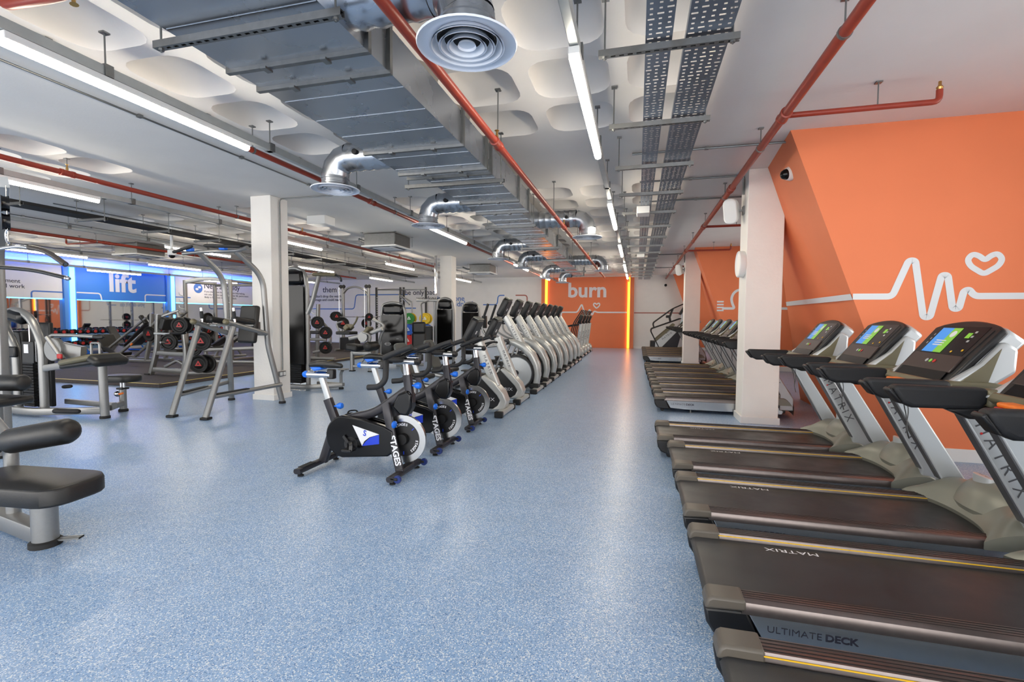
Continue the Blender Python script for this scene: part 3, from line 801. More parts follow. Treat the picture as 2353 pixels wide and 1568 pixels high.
def make_treadmill():
    t = thing('treadmill', 'treadmill', 'treadmill')
    # deck body and belt
    MB().bx(.06, 1.9, -.37, .37, .07, .17).build('deck_frame', 'black', t, bevel=.01)
    belt = [(.02, .165), (.0, .185), (.012, .203), (.03, .21), (1.85, .21), (1.85, .165)]
    MB().prism(belt, -.285, .285).build('running_belt', 'belt', t, smooth=50)
    lettering('belt_logo', 'MATRIX', 'whiteletter', t, (.52, .23, .2106), (-1, 0, 0), (0, -1, 0), .05, xs=1.5)
    lettering('belt_logo', 'MATRIX', 'whiteletter', t, (1.42, -.23, .2106), (-1, 0, 0), (0, -1, 0), .05, xs=1.5)
    for s in (-1, 1):
        pr = [(.292, .226), (.300, .242), (.375, .246), (.398, .236), (.408, .212), (.408, .188), (.292, .188)]
        rl = MB().prism([(s*p[0], p[1]) for p in pr], .145, 1.74, 'yz').build('side_rail', 'rail', t, smooth=30)
        gr = MB()
        for k in range(4): y = s*(.312+.02*k); z = .2428+.0008*k; gr.bx(.15, 1.72, y-.0016, y+.0016, z, z+.002)
        gr.build('grip_grooves', 'black', rl, smooth=0)
        MB().bx(.15, 1.72, s*.292-.002, s*.292+.001, .2275, .2325).build('yellow_strip', 'yellow', rl, smooth=0)
        # rear end cap: rounded brown top, black foot below
        cp = [(.0, .235), (.02, .249), (.16, .25), (.165, .20), (-.012, .19)]
        MB().prism(cp, s*.288, s*.412).build('rail_cap', 'cap', t, bevel=.012)
        ft = [(-.012, .192), (.17, .20), (.235, .05), (.09, .05), (.03, .075), (.0, .12)]
        MB().prism(ft, s*.33, s*.405).build('rear_foot', 'black', t, bevel=.014)
        MB().lathe([(.03, 0), (.03, .03)], (.12, s*.30, .03), (0, s, 0), 14).build('wheel', 'rubber', t)
        # satin side panel
        sp = [(.172, .192), (1.75, .192), (1.86, .10), (1.84, .055), (.45, .055), (.238, .072)]
        MB().prism(sp, s*.385, s*.406).build('side_panel', 'sidepanel', t, bevel=.004)
        if s < 0:
            lettering('side_logo', 'ULTIMATE', 'ink', t, (.355, -.4075, .135), (1, 0, 0), (0, 0, 1), .042, bold=-.0006, xs=1.12)
            lettering('side_logo', 'DECK', 'ink', t, (.535, -.4075, .135), (1, 0, 0), (0, 0, 1), .042, bold=.0012, xs=1.12)
    MB().lathe([(.022, .0), (.022, .012), (.012, .012), (.012, .05)], (.55, -.34, 0), (0, 0, 1), 12).build('levelling_foot', 'zinc', t)
    for sx, sy in ((.55, .34), (1.8, .3), (1.8, -.3)):
        MB().lathe([(.022, .0), (.022, .012), (.012, .012), (.012, .06)], (sx, sy, 0), (0, 0, 1), 10).build('levelling_foot', 'zinc', t)
    hd = hood_surface().build('motor_hood', 'hood', t, smooth=50)
    MB.build(dome_surface(), 'hood_dome', 'hood', hd, smooth=50)
    # badge
    ax = V((.16, 0, 1)).normalized()
    def oval(sx, sy, z): return [(1.875+sx*math.cos(2*math.pi*j/24), .06+sy*math.sin(2*math.pi*j/24), z-.18*sx*math.cos(2*math.pi*j/24)) for j in range(24)]
    MB().loft([oval(.036, .085, .43), oval(.036, .085, .484), oval(.03, .078, .487)]).build('badge', 'silverl', hd, smooth=40)
    lettering('badge_text', 'MATRIX', 'ink', hd, (1.875, .06, .4885), (0, -1, 0), (1, 0, -.18), .03)
    # uprights, each a leaning channel
    for s in (-1, 1):
        y0, y1 = s*.355, s*.425
        up = [(1.99, .12), (1.80, .12), (1.80, .36), (1.435, 1.03), (1.55, 1.03), (1.99, .30)]
        MB().prism(up, y0, y1).build('upright', 'uprightpaint', t, bevel=.012)
        MB().bar((1.797, s*.39, .36), (1.432, s*.39, 1.03), .062, .008, (1, 0, .5)).build('upright_edge', 'edgegrey', t, smooth=0)
        if s < 0:
            d = V((1.80-1.435, 0, .36-1.03)).normalized(); n_ = V((-d.z, 0, d.x)); n_ = n_ if n_.z > 0 else -n_
            lettering('upright_logo', 'MATRIX', 'edgegrey', t, (1.665, -.4262, .72), d, n_, .095, space=1.5)
            MB().lathe([(.007, 0), (.007, .001)], (1.565, -.4262, .86), (0, -1, 0), 10).build('logo_dot', 'redplastic', t)
    MB().bx(1.40, 1.58, -.40, .40, .99, 1.04).build('cross_beam', 'black', t, bevel=.015)
    # hand rails: chunky foam grips on olive arms
    for s in (-1, 1):
        gp = [(1.00, 1.135), (1.03, 1.15), (1.43, 1.148), (1.43, 1.075), (1.40, 1.035), (1.10, 1.03), (1.05, 1.055)]
        MB().prism(gp, s*.315, s*.40).build('hand_grip', 'grip', t, bevel=.022, seg=3)
        tp = [(1.0, 1.137), (.985, 1.12), (1.04, 1.05), (1.06, 1.05)]
        MB().prism(tp, s*.32, s*.395).build('grip_end', 'black', t, bevel=.008)
        ar = [(1.42, 1.145), (1.62, 1.145), (1.72, 1.13), (1.74, 1.05), (1.60, 1.045), (1.42, 1.05)]
        MB().prism(ar, s*.30, s*.385).build('arm_shroud', 'olive', t, bevel=.018)
        lo = [(1.25, 1.032), (1.45, 1.05), (1.62, 1.02), (1.56, .985), (1.35, .985)]
        MB().prism(lo, s*.315, s*.39).build('arm_underside', 'black', t, bevel=.012)
    # console: leaning face with arched top, pale shell behind
    A, B = V((1.43, 0, 1.10)), V((1.735, 0, 1.49))
    e = (B-A).normalized(); nrm = V((-e.z, 0, e.x))      # towards the runner
    L = (B-A).length
    def cons(w0, w1, z0, z1, off, arch=0.0, k=10):
        pts = [(-w0/2, z0), (w0/2, z0), (w1/2, z1-arch)]
        if arch:
            for j in range(1, k): u = j/k; pts.append((w1/2-w1*u, z1-arch+arch*math.sin(math.pi*u)**.7))
        pts.append((-w1/2, z1-arch))
        return [A + e*p[1] + V((0, 1, 0))*p[0] + nrm*off for p in pts]
    def slab(name, m_, w0, w1, z0, z1, o0, o1, arch=0.0, par=t, bevel=.006):
        return MB().loft([cons(w0, w1, z0, z1, o0, arch), cons(w0, w1, z0, z1, o1, arch)]).build(name, m_, par, bevel=bevel)
    slab('console_shell', 'silverl', .56, .60, .02, L+.02, -.15, -.035, .05, bevel=.02)
    cb = slab('console_body', 'black', .60, .64, .0, L+.01, -.04, .0, .06, bevel=.012)
    slab('console_bezel', 'black', .48, .54, .13, L-.02, .0, .004, .045, cb, .0)
    slab('screen', 'blackgloss', .44, .46, .225, L-.045, .004, .006, .0, cb, .0)
    def patch(name, m_, ya, yb, za, zb, off=.0075, par=cb):
        v = [A + e*z + V((0, 1, 0))*y + nrm*off for y, z in ((ya, za), (yb, za), (yb, zb), (ya, zb))]
        v2 = [p+nrm*.001 for p in v]
        return MB().loft([v, v2]).build(name, m_, par, smooth=0)
    patch('picture_blue', 'screenblue', .085, .205, .235, .435)
    patch('picture_green', 'screengreen', .0, .085, .235, .435)
    q = A + e*.385 + V((0, .042, 0)) + nrm*.009
    MB().lathe([(.026, 0), (.026, .001)], q, nrm, 16).build('picture_logo', 'whiteletter', cb)
    for z in (.29, .308, .326): patch('picture_caption', 'whiteletter', .05, .15, z, z+.008, .0088)
    for k in range(3):
        patch('touch_key', 'silverl', -.16, -.14, .33+.035*k, .345+.035*k); patch('touch_key', 'silverl', .235-.01, .245-.01, .30+.035*k, .315+.035*k)
    patch('readout', 'screengreen', -.13, -.09, .36, .40)
    patch('amber_key', 'yellow', -.10, -.085, .245, .258); patch('amber_key', 'yellow', -.19, -.175, .26, .275)
    # control shelf, tray and stop button
    slab('control_panel', 'panel', .52, .50, .10, .222, .0, .012, 0, cb, .003)
    for k, mm in enumerate(('silverl', 'screengreen', 'redplastic')):
        q = A + e*.165 + V((0, .04-.04*k, 0)) + nrm*.013
        MB().lathe([(.013, 0), (.013, .002)], q, nrm, 14).build('control_button', mm, cb)
    slab('tray_recess', 'blackgloss', .50, .48, .02, .10, .006, .010, 0, cb, .0)
    slab('tray_lip', 'olive', .52, .52, -.03, .022, .0, .045, 0, cb, .012)
    MB().bx(1.30, 1.37, -.06, .06, 1.095, 1.12).build('stop_button', 'orangeplastic', cb, bevel=.01)
    MB().bx(1.295, 1.40, -.065, .065, 1.075, 1.097).build('stop_button_base', 'redplastic', cb, bevel=.006)
    for s in (-1, 1):   # side pods beside the console
        pd = [(1.40, 1.10), (1.62, 1.09), (1.76, 1.20), (1.765, 1.34), (1.70, 1.38), (1.60, 1.25)]
        MB().prism(pd, s*.29, s*.355).build('side_pod', 'silverl', t, bevel=.022, seg=3)
        MB().prism([(1.46, 1.115), (1.62, 1.13), (1.68, 1.34), (1.60, 1.24)], s*.353, s*.361).build('bottle_pocket', 'olive', t, bevel=.003)
    # safety cord
    MB().tube(fillet([(1.36, -.02, 1.06), (1.37, -.03, .95), (1.40, -.01, .86), (1.39, -.04, .78), (1.42, -.02, .7), (1.40, .0, .78), (1.42, .01, .9), (1.39, .02, 1.05)], .04, 3), .003, 6).build('safety_cord', 'black', t)
    return t
tm = make_treadmill()
tm.location = (.33, 1.62, 0); tm['label'] = 'treadmill nearest the camera, cut off by the lower right corner'; tm['group'] = 'front row of treadmills'
for k, y in enumerate((2.65, 3.67, 4.69)):
    dup(tm, (.33, y, 0), 0, ('%s treadmill from the camera in the front row') % ('second', 'third', 'fourth')[k], 'front row of treadmills')
dup(tm, (.24, 5.66, 0), 0, 'farthest treadmill of the front row, just before the nearer right column', 'front row of treadmills')
for k in range(6):
    dup(tm, (.30-.015*k, 8.32+1.06*k, 0), 0, '%s treadmill counted from the nearer right column in the middle row' % ORD[k], 'middle row of treadmills')
for k in range(5):
    dup(tm, (.22, 17.15+1.06*k, 0), 0, '%s treadmill counted from the farther right column in the far row' % ORD[k], 'far row of treadmills')
# ================================================================== indoor cycles
def arc_pts(cx, cz, r, a0, a1, k=16): return [(cx+r*math.cos(R(a0+(a1-a0)*j/k)), cz+r*math.sin(R(a0+(a1-a0)*j/k))) for j in range(k+1)]
def ring_band(b, cx, cz, r0, r1, y0, y1, n=40):
    prof = [(r0, y0), (r1, y0), (r1, y1), (r0, y1)]
    rings = []
    for j in range(n):
        a = 2*math.pi*j/n
        rings.append([(cx+p[0]*math.cos(a), p[1], cz+p[0]*math.sin(a)) for p in prof])
    return b.loft(rings, cap=False, loop=True)
def circ_text(par, txt, cx, cz, r, y, mm, size, a_mid, da):
    n = len(txt)
    for i, ch in enumerate(txt):
        a = R(a_mid-(i-(n-1)/2)*da); u = V((math.cos(a), 0, math.sin(a))); rt = V((math.sin(a), 0, -math.cos(a)))
        lettering('wheel_letter', ch, mm, par, V((cx, y, cz))+u*r, rt, u, size, bold=.001)
def make_cycle():
    t = thing('spin_bike', 'x', 'exercise bike')
    # stabilisers
    for x, hw in ((.41, .29), (-.53, .32)):
        o = MB().path([(x, -hw, .055), (x, hw, .055)], .075, .05, r=.02).build('stabiliser', 'charcoal', t, smooth=40)
        for s in (-1, 1):
            MB().lathe([(.028, 0), (.028, .012), (.015, .014), (.015, .035)], (x, s*(hw-.05), 0), (0, 0, 1), 14).build('foot', 'rubber', o)
            if x > 0:
                MB().lathe([(.012, -.012), (.034, -.012), (.036, 0), (.034, .012), (.012, .012)], (x+.065, s*(hw-.02), .06), (0, 1, 0), 20).build('transport_wheel', 'bluewheel', o)
                MB().bx(x+.0, x+.07, s*(hw-.02)-.02, s*(hw-.02)+.02, .05, .075).build('wheel_arm', 'black', o, bevel=.006)
            else:
                MB().bx(x-.03, x+.03, s*.18-.09, s*.18+.09, .079, .083).build('grip_pad', 'rubber', o, smooth=0)
    # rear leg, seat tube, post
    MB().path([(-.48, 0, .07), (-.33, 0, .48), (-.325, 0, .52)], .06, .085, (1, 0, 0), r=.015).build('rear_leg', 'charcoal', t, smooth=40)
    MB().path([(-.31, 0, .42), (-.42, 0, .69)], .058, .085, (1, 0, 0), r=.015).build('seat_tube', 'charcoal', t, smooth=40)
    sp = MB().path([(-.40, 0, .66), (-.485, 0, .90)], .04, .06, (1, 0, 0), r=.01).build('seat_post', 'silverl', t, smooth=40)
    MB().lathe([(.008, 0), (.008, .04), (.022, .045), (.033, .075), (.026, .1), (.012, .104)], (-.36, 0, .62), (1, 0, .12), 10).build('height_knob', 'blueplastic', t)
    MB().cyl((-.64, 0, .925), (-.38, 0, .925), .034, 18).build('seat_slider', 'chrome', t)
    MB().lathe([(.03, 0), (.034, .012), (.034, .04), (.024, .055)], (-.64, 0, .925), (-1, 0, 0), 8).build('slider_knob', 'blueplastic', t)
    MB().bx(-.41, -.34, -.03, .03, .89, .985).build('seat_clamp', 'black', t, bevel=.01)
    # saddle
    st = [(-.585, .068, 1.03, .03), (-.54, .078, 1.042, .035), (-.48, .072, 1.045, .034), (-.41, .045, 1.04, .03), (-.33, .03, 1.035, .026), (-.27, .024, 1.03, .022), (-.255, .012, 1.025, .014)]
    rings = [[(x, w*math.cos(2*math.pi*j/14), z-.004+1.35*h*math.sin(2*math.pi*j/14)*(1 if math.sin(2*math.pi*j/14) < 0 else .6)) for j in range(14)] for x, w, z, h in st]
    sd = MB().loft(rings).build('saddle', 'vinyl', t, smooth=60)
    MB().prism([(-.60, 1.012), (-.54, .962), (-.45, .985), (-.47, 1.01)], -.055, .055).build('saddle_tail', 'blueplastic', sd, bevel=.012)
    # main beam and head tube
    MB().path(fillet([(-.36, 0, .44), (-.16, 0, .52), (.10, 0, .58), (.44, 0, .82)], .12, 5), .06, .085, r=.02).build('main_beam', 'charcoal', t, smooth=50)
    MB().path([(.47, 0, .70), (.435, 0, .96)], .06, .078, (1, 0, 0), r=.014).build('head_tube', 'charcoal', t, smooth=40)
    MB().path([(.44, 0, .92), (.425, 0, 1.07)], .042, .058, (1, 0, 0), r=.01).build('bar_post', 'chrome', t, smooth=40)
    MB().cyl((.30, 0, 1.085), (.52, 0, 1.085), .032, 16).build('bar_slider', 'chrome', t)
    MB().lathe([(.03, 0), (.034, .01), (.034, .035), (.02, .05)], (.52, 0, 1.085), (1, 0, 0), 8).build('slider_knob', 'black', t)
    MB().lathe([(.008, 0), (.01, .03), (.022, .035), (.033, .065), (.026, .09), (.012, .094)], (.48, 0, .86), (1, 0, .05), 10).build('bar_knob', 'blueplastic', t)
    MB().ball((.34, -.075, .50), (.02, .045, .035), 10, 6).build('resistance_knob', 'blueplastic', t)
    # handlebars: a curved bullhorn with drops
    for s in (-1, 1):
        MB().tube(fillet([(.40, 0, 1.10), (.36, s*.10, 1.10), (.27, s*.16, 1.12), (.47, s*.19, 1.20), (.58, s*.19, 1.235)], .07, 5), .026, 12).build('handlebar_horn', 'grip', t)
        MB().tube(fillet([(.30, s*.14, 1.11), (.33, s*.20, 1.04), (.34, s*.23, .93), (.27, s*.23, .87), (.16, s*.22, .86)], .08, 5), .026, 12).build('handlebar_drop', 'grip', t)
    MB().box((.28, 0, 1.125), (.05, .30, .035)).build('handlebar_bridge', 'grip', t, bevel=.014)
    MB().box((.46, 0, 1.17), (.14, .10, .02), MX.Rotation(R(-25), 3, 'Y')).build('bike_display', 'blackgloss', t, bevel=.006)
    # flywheel
    fw = ring_band(MB(), .40, .355, .165, .225, -.014, .014).build('flywheel_rim', 'steel', t, smooth=35)
    MB().lathe([(.166, -.008), (.166, .008)], (.40, 0, .355), (0, 1, 0), 40).build('flywheel_disc', 'black', t)
    MB().lathe([(.05, -.05), (.055, -.03), (.055, .03), (.05, .05)], (.40, 0, .355), (0, 1, 0), 20).build('flywheel_hub', 'iron', t)
    for am in (100, 330, 215): circ_text(fw, 'STAGES', .40, .355, .135, -.0092, 'whiteletter', .034, am, 9.5)
    for am in (45, 270, 165):
        a = R(am); MB().box((.40+.135*math.cos(a), -.009, .355+.135*math.sin(a)), (.03, .002, .007), MX.Rotation(-a, 3, 'Y')).build('rim_mark', 'bluedark', fw, smooth=0)
    # fork legs
    for s in (-1, 1):
        fk = [(.20, 0, .655), (.24, 0, .67), (.29, 0, .60), (.33, 0, .40), (.41, 0, .08)]
        pts = fillet([(.24, s*.05, .685), (.27, s*.075, .60), (.325, s*.085, .38), (.405, s*.10, .08)], .12, 5)
        o = MB().path(pts, .03, .08, (1, 0, .25), r=.008).build('fork_leg', 'charcoal', t, smooth=45)
        if s < 0:
            p0, p1 = V((.325, -.085, .38)), V((.405, -.10, .08)); d = (p1-p0).normalized(); n_ = V((.30, 0, .08)).normalized()
            lettering('fork_logo', 'STAGES', 'whiteletter', o, p0*.55+p1*.45+V((.002, -.0175, .02)), d, n_, .082, bold=.003, xs=1.0)
    MB().bx(.37, .45, -.12, .12, .07, .10).build('fork_base', 'charcoal', t, bevel=.01)
    # brake housing
    hs = [(.30, .66), (.36, .78), (.46, .82), (.50, .78), (.50, .66), (.46, .58), (.38, .585)]
    MB().prism(hs, -.055, .055).build('brake_housing', 'blackgloss', t, bevel=.02, seg=3)
    # drive cover
    cov = arc_pts(-.17, .355, .205, 100, 262, 18) + [(.28, .20), (.34, .24), (.34, .44), (.24, .485), (.02, .535)]
    cv = MB().prism(cov, -.105, -.045).build('drive_cover', 'blackgloss', t, bevel=.014, seg=3)
    MB().prism(cov, .035, .075).build('drive_cover', 'blackgloss', t, bevel=.014, seg=3)
    MB().lathe([(.001, .0), (.07, .004), (.072, .0)], (-.10, -.106, .29), (0, -1, 0), 24).build('cover_dimple', 'black', cv)
    tri = [(-.08, .475), (.20, .405), (.10, .372), (.045, .33), (.02, .285), (-.03, .385)]
    MB().prism(tri, -.1075, -.105).build('white_decal', 'whiteletter', cv, smooth=0)
    MB().prism([(.20, .402), (.20, .315), (.022, .283), (.055, .325), (.105, .368)], -.108, -.105).build('blue_decal', 'bluedark', cv, smooth=0)
    lettering('decal_logo', 'S', 'bluedark', cv, (.05, -.109, .405), (1, 0, -.05), (.25, 0, 1), .075, bold=.002)
    # cranks and pedals
    for s in (-1, 1):
        cr = MB().bar((-.17, s*.12, .37), (-.17-s*.10, s*.13, .37+s*.11), .03, .014, (0, 1, 0)).build('crank_arm', 'black', t, bevel=.004)
        MB().bx(-.17-s*.10-.05, -.17-s*.10+.05, s*.14, s*.235, .37+s*.11-.012, .37+s*.11+.012).build('pedal', 'black', cr, bevel=.006)
        MB().path(fillet([(-.17-s*.10-.03, s*.15, .37+s*.11), (-.17-s*.10-.03, s*.15, .44+s*.11), (-.17-s*.10+.04, s*.21, .44+s*.11), (-.17-s*.10+.04, s*.22, .37+s*.11)], .03, 3), .03, .004).build('toe_strap', 'black', cr)
    return t
bk = make_cycle(); bk.location = (-2.5, 4.01, 0); bk['label'] = 'black and blue spin bike nearest the camera in the cycle row'; bk['group'] = 'spin bikes by the aisle'
dup(bk, (-2.5, 4.95, 0), R(-1), 'middle spin bike of the three in the cycle row', 'spin bikes by the aisle')
dup(bk, (-2.52, 6.02, 0), R(1), 'farthest spin bike, next to the recumbent bikes', 'spin bikes by the aisle')

# ================================================================== recumbent bikes
def make_console_rear(par, cx, cz, w, h, d, tilt, mm='black'):
    rot = MX.Rotation(R(tilt), 3, 'Y')
    o = MB().loft([[V((cx, 0, cz))+rot @ V((xx, p[0], p[1])) for p in rrect(w*k, h*k, .05, 3)] for xx, k in ((-d*.5, .92), (-d*.35, 1), (d*.2, 1), (d*.5, .86))]).build('console', mm, par, smooth=40)
    q = V((cx, 0, cz))+rot @ V((d*.5+.001, 0, -.02))
    MB().box(q, (.004, .06, .055), rot).build('label_sticker', 'whiteletter', o, smooth=0)
    q = V((cx, 0, cz))+rot @ V((-d*.5-.001, 0, .03))
    MB().box(q, (.004, w*.7, h*.6), rot).build('screen', 'blackgloss', o, smooth=0)
    q = V((cx, 0, cz))+rot @ V((.0, 0, h*.5))
    MB().box(q, (d*.9, w*.8, .03), rot).build('console_top', 'hood', o, bevel=.012)
    q = V((cx, 0, cz))+rot @ V((d*.45, 0, -h*.38))
    MB().box(q, (.08, w*.55, h*.22), rot).build('console_mount', 'charcoal', o, bevel=.02)
    return o
def make_recumbent():
    t = thing('recumbent_bike', 'x', 'exercise bike')
    make_console_rear(t, 0.02, 1.30, .34, .40, .12, 26)
    nk = MB().path([(.10, 0, 1.14), (.16, 0, .98), (.40, 0, .42)], .11, .15, (1, 0, 0), r=.03).build('neck', 'ellwhite', t, smooth=45)
    d = V((.24, 0, -.56)).normalized(); n_ = V((.56, 0, .24)).normalized()
    lettering('neck_logo', 'MATRIX', 'ink', nk, (.275, -.0566, .76), d, n_, .068, space=1.45)
    # teardrop drive shell: black sides with pearl front band
    side = [(-.28, .16), (-.10, .40), (.18, .55), (.24, .56), (.42, .42), (.53, .28), (.55, .2), (.50, .07), (-.2, .07)]
    sh = MB().prism(side, -.09, .09).build('drive_shell', 'black', t, bevel=.03, seg=3)
    band = [(.17, .56), (.22, .60), (.40, .49), (.545, .335), (.60, .20), (.57, .10), (.52, .06), (.35, .06), (.45, .13), (.49, .21), (.44, .29), (.32, .41)]
    MB().prism(band, -.115, .115).build('front_band', 'ellwhite', t, bevel=.02, seg=3)
    lettering('shell_logo', 'MATRIX', 'whiteletter', sh, (.22, -.0935, .22), (1, 0, 0), (0, 0, 1), .075, xs=1.35)
    MB().lathe([(.055, 0), (.05, .02), (.001, .024)], (.06, -.092, .47), (0, -1, 0), 20).build('crank_cover', 'hood', t)
    for s in (-1, 1):
        cr = MB().bar((.03, s*.11, .42), (.03+s*.07, s*.12, .42+s*.15), .05, .02, (0, 1, 0), r=.009).build('crank_arm', 'silver', t)
        MB().bx(.03+s*.07-.05, .03+s*.07+.05, s*.13, s*.25, .42+s*.15-.015, .42+s*.15+.015).build('pedal', 'black', cr, bevel=.008)
    MB().path([(.55, -.33, .05), (.55, .33, .05)], .12, .075, r=.025).build('front_foot_bar', 'ellwhite', t, smooth=45)
    for s in (-1, 1): MB().bx(.485, .615, s*.32, s*.40, .0, .095).build('foot_cap', 'black', t, bevel=.015)
    MB().path([(.5, 0, .07), (-1.15, 0, .07)], .09, .06, r=.02).build('base_beam', 'ellwhite', t, smooth=45)
    MB().path([(-1.12, -.28, .04), (-1.12, .28, .04)], .08, .06, r=.02).build('rear_foot_bar', 'black', t, smooth=45)
    MB().path([(-.25, 0, .30), (-1.15, 0, .42)], .08, .07, r=.02).build('seat_rail', 'silver', t, smooth=45)
    MB().path([(-1.0, 0, .1), (-.98, 0, .42)], .08, .08, (1, 0, 0), r=.02).build('seat_post', 'silver', t, smooth=45)
    st = MB().box((-.90, 0, .53), (.36, .42, .08), MX.Rotation(R(4), 3, 'Y')).build('seat', 'vinyl', t, bevel=.03, seg=3)
    rot = MX.Rotation(R(-20), 3, 'Y')
    q = V((-1.18, 0, .80)); out = rrect(.40, .56, .09, 4)
    MB().loft([[q+rot @ V((x, p[0], p[1])) for p in out] for x in (-.025, .02)]).build('backrest', 'backgrey', t, bevel=.012)
    for yy in (-.07, .07): MB().box(q+rot @ V((-.03, yy, -.08)), (.02, .035, .22), rot).build('back_slot', 'dark', t, bevel=.008)
    for s in (-1, 1):
        MB().tube(fillet([(-1.08, s*.2, .55), (-.95, s*.27, .58), (-.70, s*.27, .60), (-.62, s*.27, .70)], .06, 4), .018, 10).build('seat_handle', 'grip', t)
        MB().tube(fillet([(.10, s*.05, 1.05), (.02, s*.16, 1.06), (-.12, s*.2, 1.02), (-.2, s*.2, .95)], .08, 4), .018, 10).build('front_handle', 'grip', t)
    return t
rb = make_recumbent(); rb.location = (-2.52, 7.1, 0); rb['label'] = 'white and black recumbent bike beside the spin bikes'; rb['group'] = 'recumbent bikes'
dup(rb, (-2.52, 8.2, 0), 0, 'white and black recumbent bike beside the first cross trainer', 'recumbent bikes')

# ================================================================== arch-fronted cross trainers
def make_ascent():
    t = thing('cross_trainer', 'x', 'cross trainer')
    make_console_rear(t, -.14, 1.70, .34, .40, .13, 26)
    nk = MB().path([(-.12, 0, 1.52), (.0, 0, 1.33), (.23, 0, .93)], .13, .17, (1, 0, 0), r=.05).build('neck', 'ellwhite', t, smooth=50)
    d = V((.23, 0, -.40)).normalized(); n_ = V((.40, 0, .23)).normalized()
    lettering('neck_logo', 'MATRIX', 'ink', nk, (.085, -.0665, 1.185), d, n_, .068, space=1.45)
    # curved front arch, thick and tapering to the floor
    cen = [(-.06, 1.0), (.10, .985), (.28, .90), (.44, .74), (.54, .54), (.565, .34), (.53, .13)]
    sc = [.7, 1.0, 1.15, 1.15, 1.05, .95, .8]
    pp = []; ss = []
    for i in range(len(cen)-1):
        for j in range(3):
            u = j/3; pp.append((cen[i][0]*(1-u)+cen[i+1][0]*u, 0, cen[i][1]*(1-u)+cen[i+1][1]*u)); ss.append(sc[i]*(1-u)+sc[i+1]*u)
    pp.append((cen[-1][0], 0, cen[-1][1])); ss.append(sc[-1])
    MB().path(pp, .20, .15, (0, 0, 1), r=.055, scales=ss).build('front_arch', 'ellwhite', t, smooth=60)
    MB().lathe([(.055, -.14), (.06, -.12), (.06, .12), (.055, .14)], (-.07, 0, 1.0), (0, 1, 0), 20).build('pivot_cap', 'charcoal', t)
    # flywheel housing
    for s in (-1, 1):
        MB().lathe([(.33, .03), (.33, .085), (.31, .10), (.10, .105), (.001, .105)], (.14, 0, .375), (0, s, 0), 40, cap=False).build('drive_disc', 'silverl', t)
        MB().lathe([(.055, .10), (.05, .125), (.001, .13)], (.14, 0, .375), (0, s, 0), 20, cap=False).build('crank_hub', 'charcoal', t)
        ring_band(MB(), .14, .375, .33, .365, s*.04, s*.11, 44).build('black_surround', 'black', t, smooth=40)
        MB().bar((.14, s*.14, .375), (-.12, s*.15, .30), .045, .022, (0, 1, 0), r=.01).build('crank_arm', 'charcoal', t)
    MB().lathe([(.32, -.05), (.32, .05)], (.14, 0, .375), (0, 1, 0), 40).build('flywheel_core', 'black', t)
    MB().bx(.42, .60, -.13, .13, .06, .17).build('toe_block', 'black', t, bevel=.025)
    MB().path([(.56, -.34, .05), (.56, .34, .05)], .13, .07, r=.025).build('front_foot_bar', 'ellwhite', t, smooth=45)
    for s in (-1, 1): MB().bx(.49, .63, s*.33, s*.41, 0, .09).build('foot_cap', 'black', t, bevel=.015)
    MB().path([(.5, 0, .06), (-1.2, 0, .06)], .10, .06, r=.02).build('base_beam', 'ellwhite', t, smooth=45)
    MB().path([(-1.15, -.3, .045), (-1.15, .3, .045)], .09, .07, r=.02).build('rear_foot_bar', 'black', t, smooth=45)
    for s in (-1, 1):
        MB().path(fillet([(-.07, s*.17, 1.0), (-.2, s*.18, .93), (-.45, s*.18, .90)], .06, 4), .035, .05, r=.015).build('rocker_link', 'silver', t, smooth=45)
        MB().path([(-.05, s*.20, 1.0), (-.30, s*.20, .38), (-.12, s*.16, .30)], .03, .05, (1, 0, 0), r=.012).build('swing_arm', 'silver', t, smooth=45)
        MB().path([(-.12, s*.19, .30), (-.95, s*.19, .42+s*.06)], .05, .06, r=.018).build('pedal_beam', 'black', t, smooth=45)
        pd = MB().bx(-1.0, -.66, s*.10, s*.27, .43+s*.05, .46+s*.05).build('foot_plate', 'black', t, bevel=.012)
        MB().bx(-.68, -.64, s*.10, s*.27, .43+s*.05, .53+s*.05).build('toe_guard', 'black', t, bevel=.012)
        MB().tube(fillet([(-.07, s*.21, 1.0), (-.30, s*.25, 1.05), (-.52, s*.27, 1.18), (-.55, s*.27, 1.36), (-.41, s*.27, 1.76)], .12, 6), .02, 12).build('moving_handle', 'silver', t)
        MB().tube([(-.545, s*.27, 1.38), (-.41, s*.27, 1.77)], .026, 12).build('handle_grip', 'grip', t)
        MB().tube(fillet([(-.16, s*.05, 1.48), (-.25, s*.18, 1.46), (-.42, s*.19, 1.42), (-.46, s*.13, 1.36), (-.34, s*.08, 1.36), (-.14, s*.05, 1.42)], .06, 4), .017, 10).build('fixed_handle', 'grip', t)
    return t
at = make_ascent(); at.location = (-2.5, 9.42, 0); at['group'] = 'arch-fronted cross trainers'; at['label'] = 'first arch-fronted cross trainer, beside the recumbent bikes'
for k in range(1, 8):
    dup(at, (-2.5, 9.42+1.0*k, 0), 0, '%s arch-fronted cross trainer counted from the recumbent bikes' % ORD[k], 'arch-fronted cross trainers')

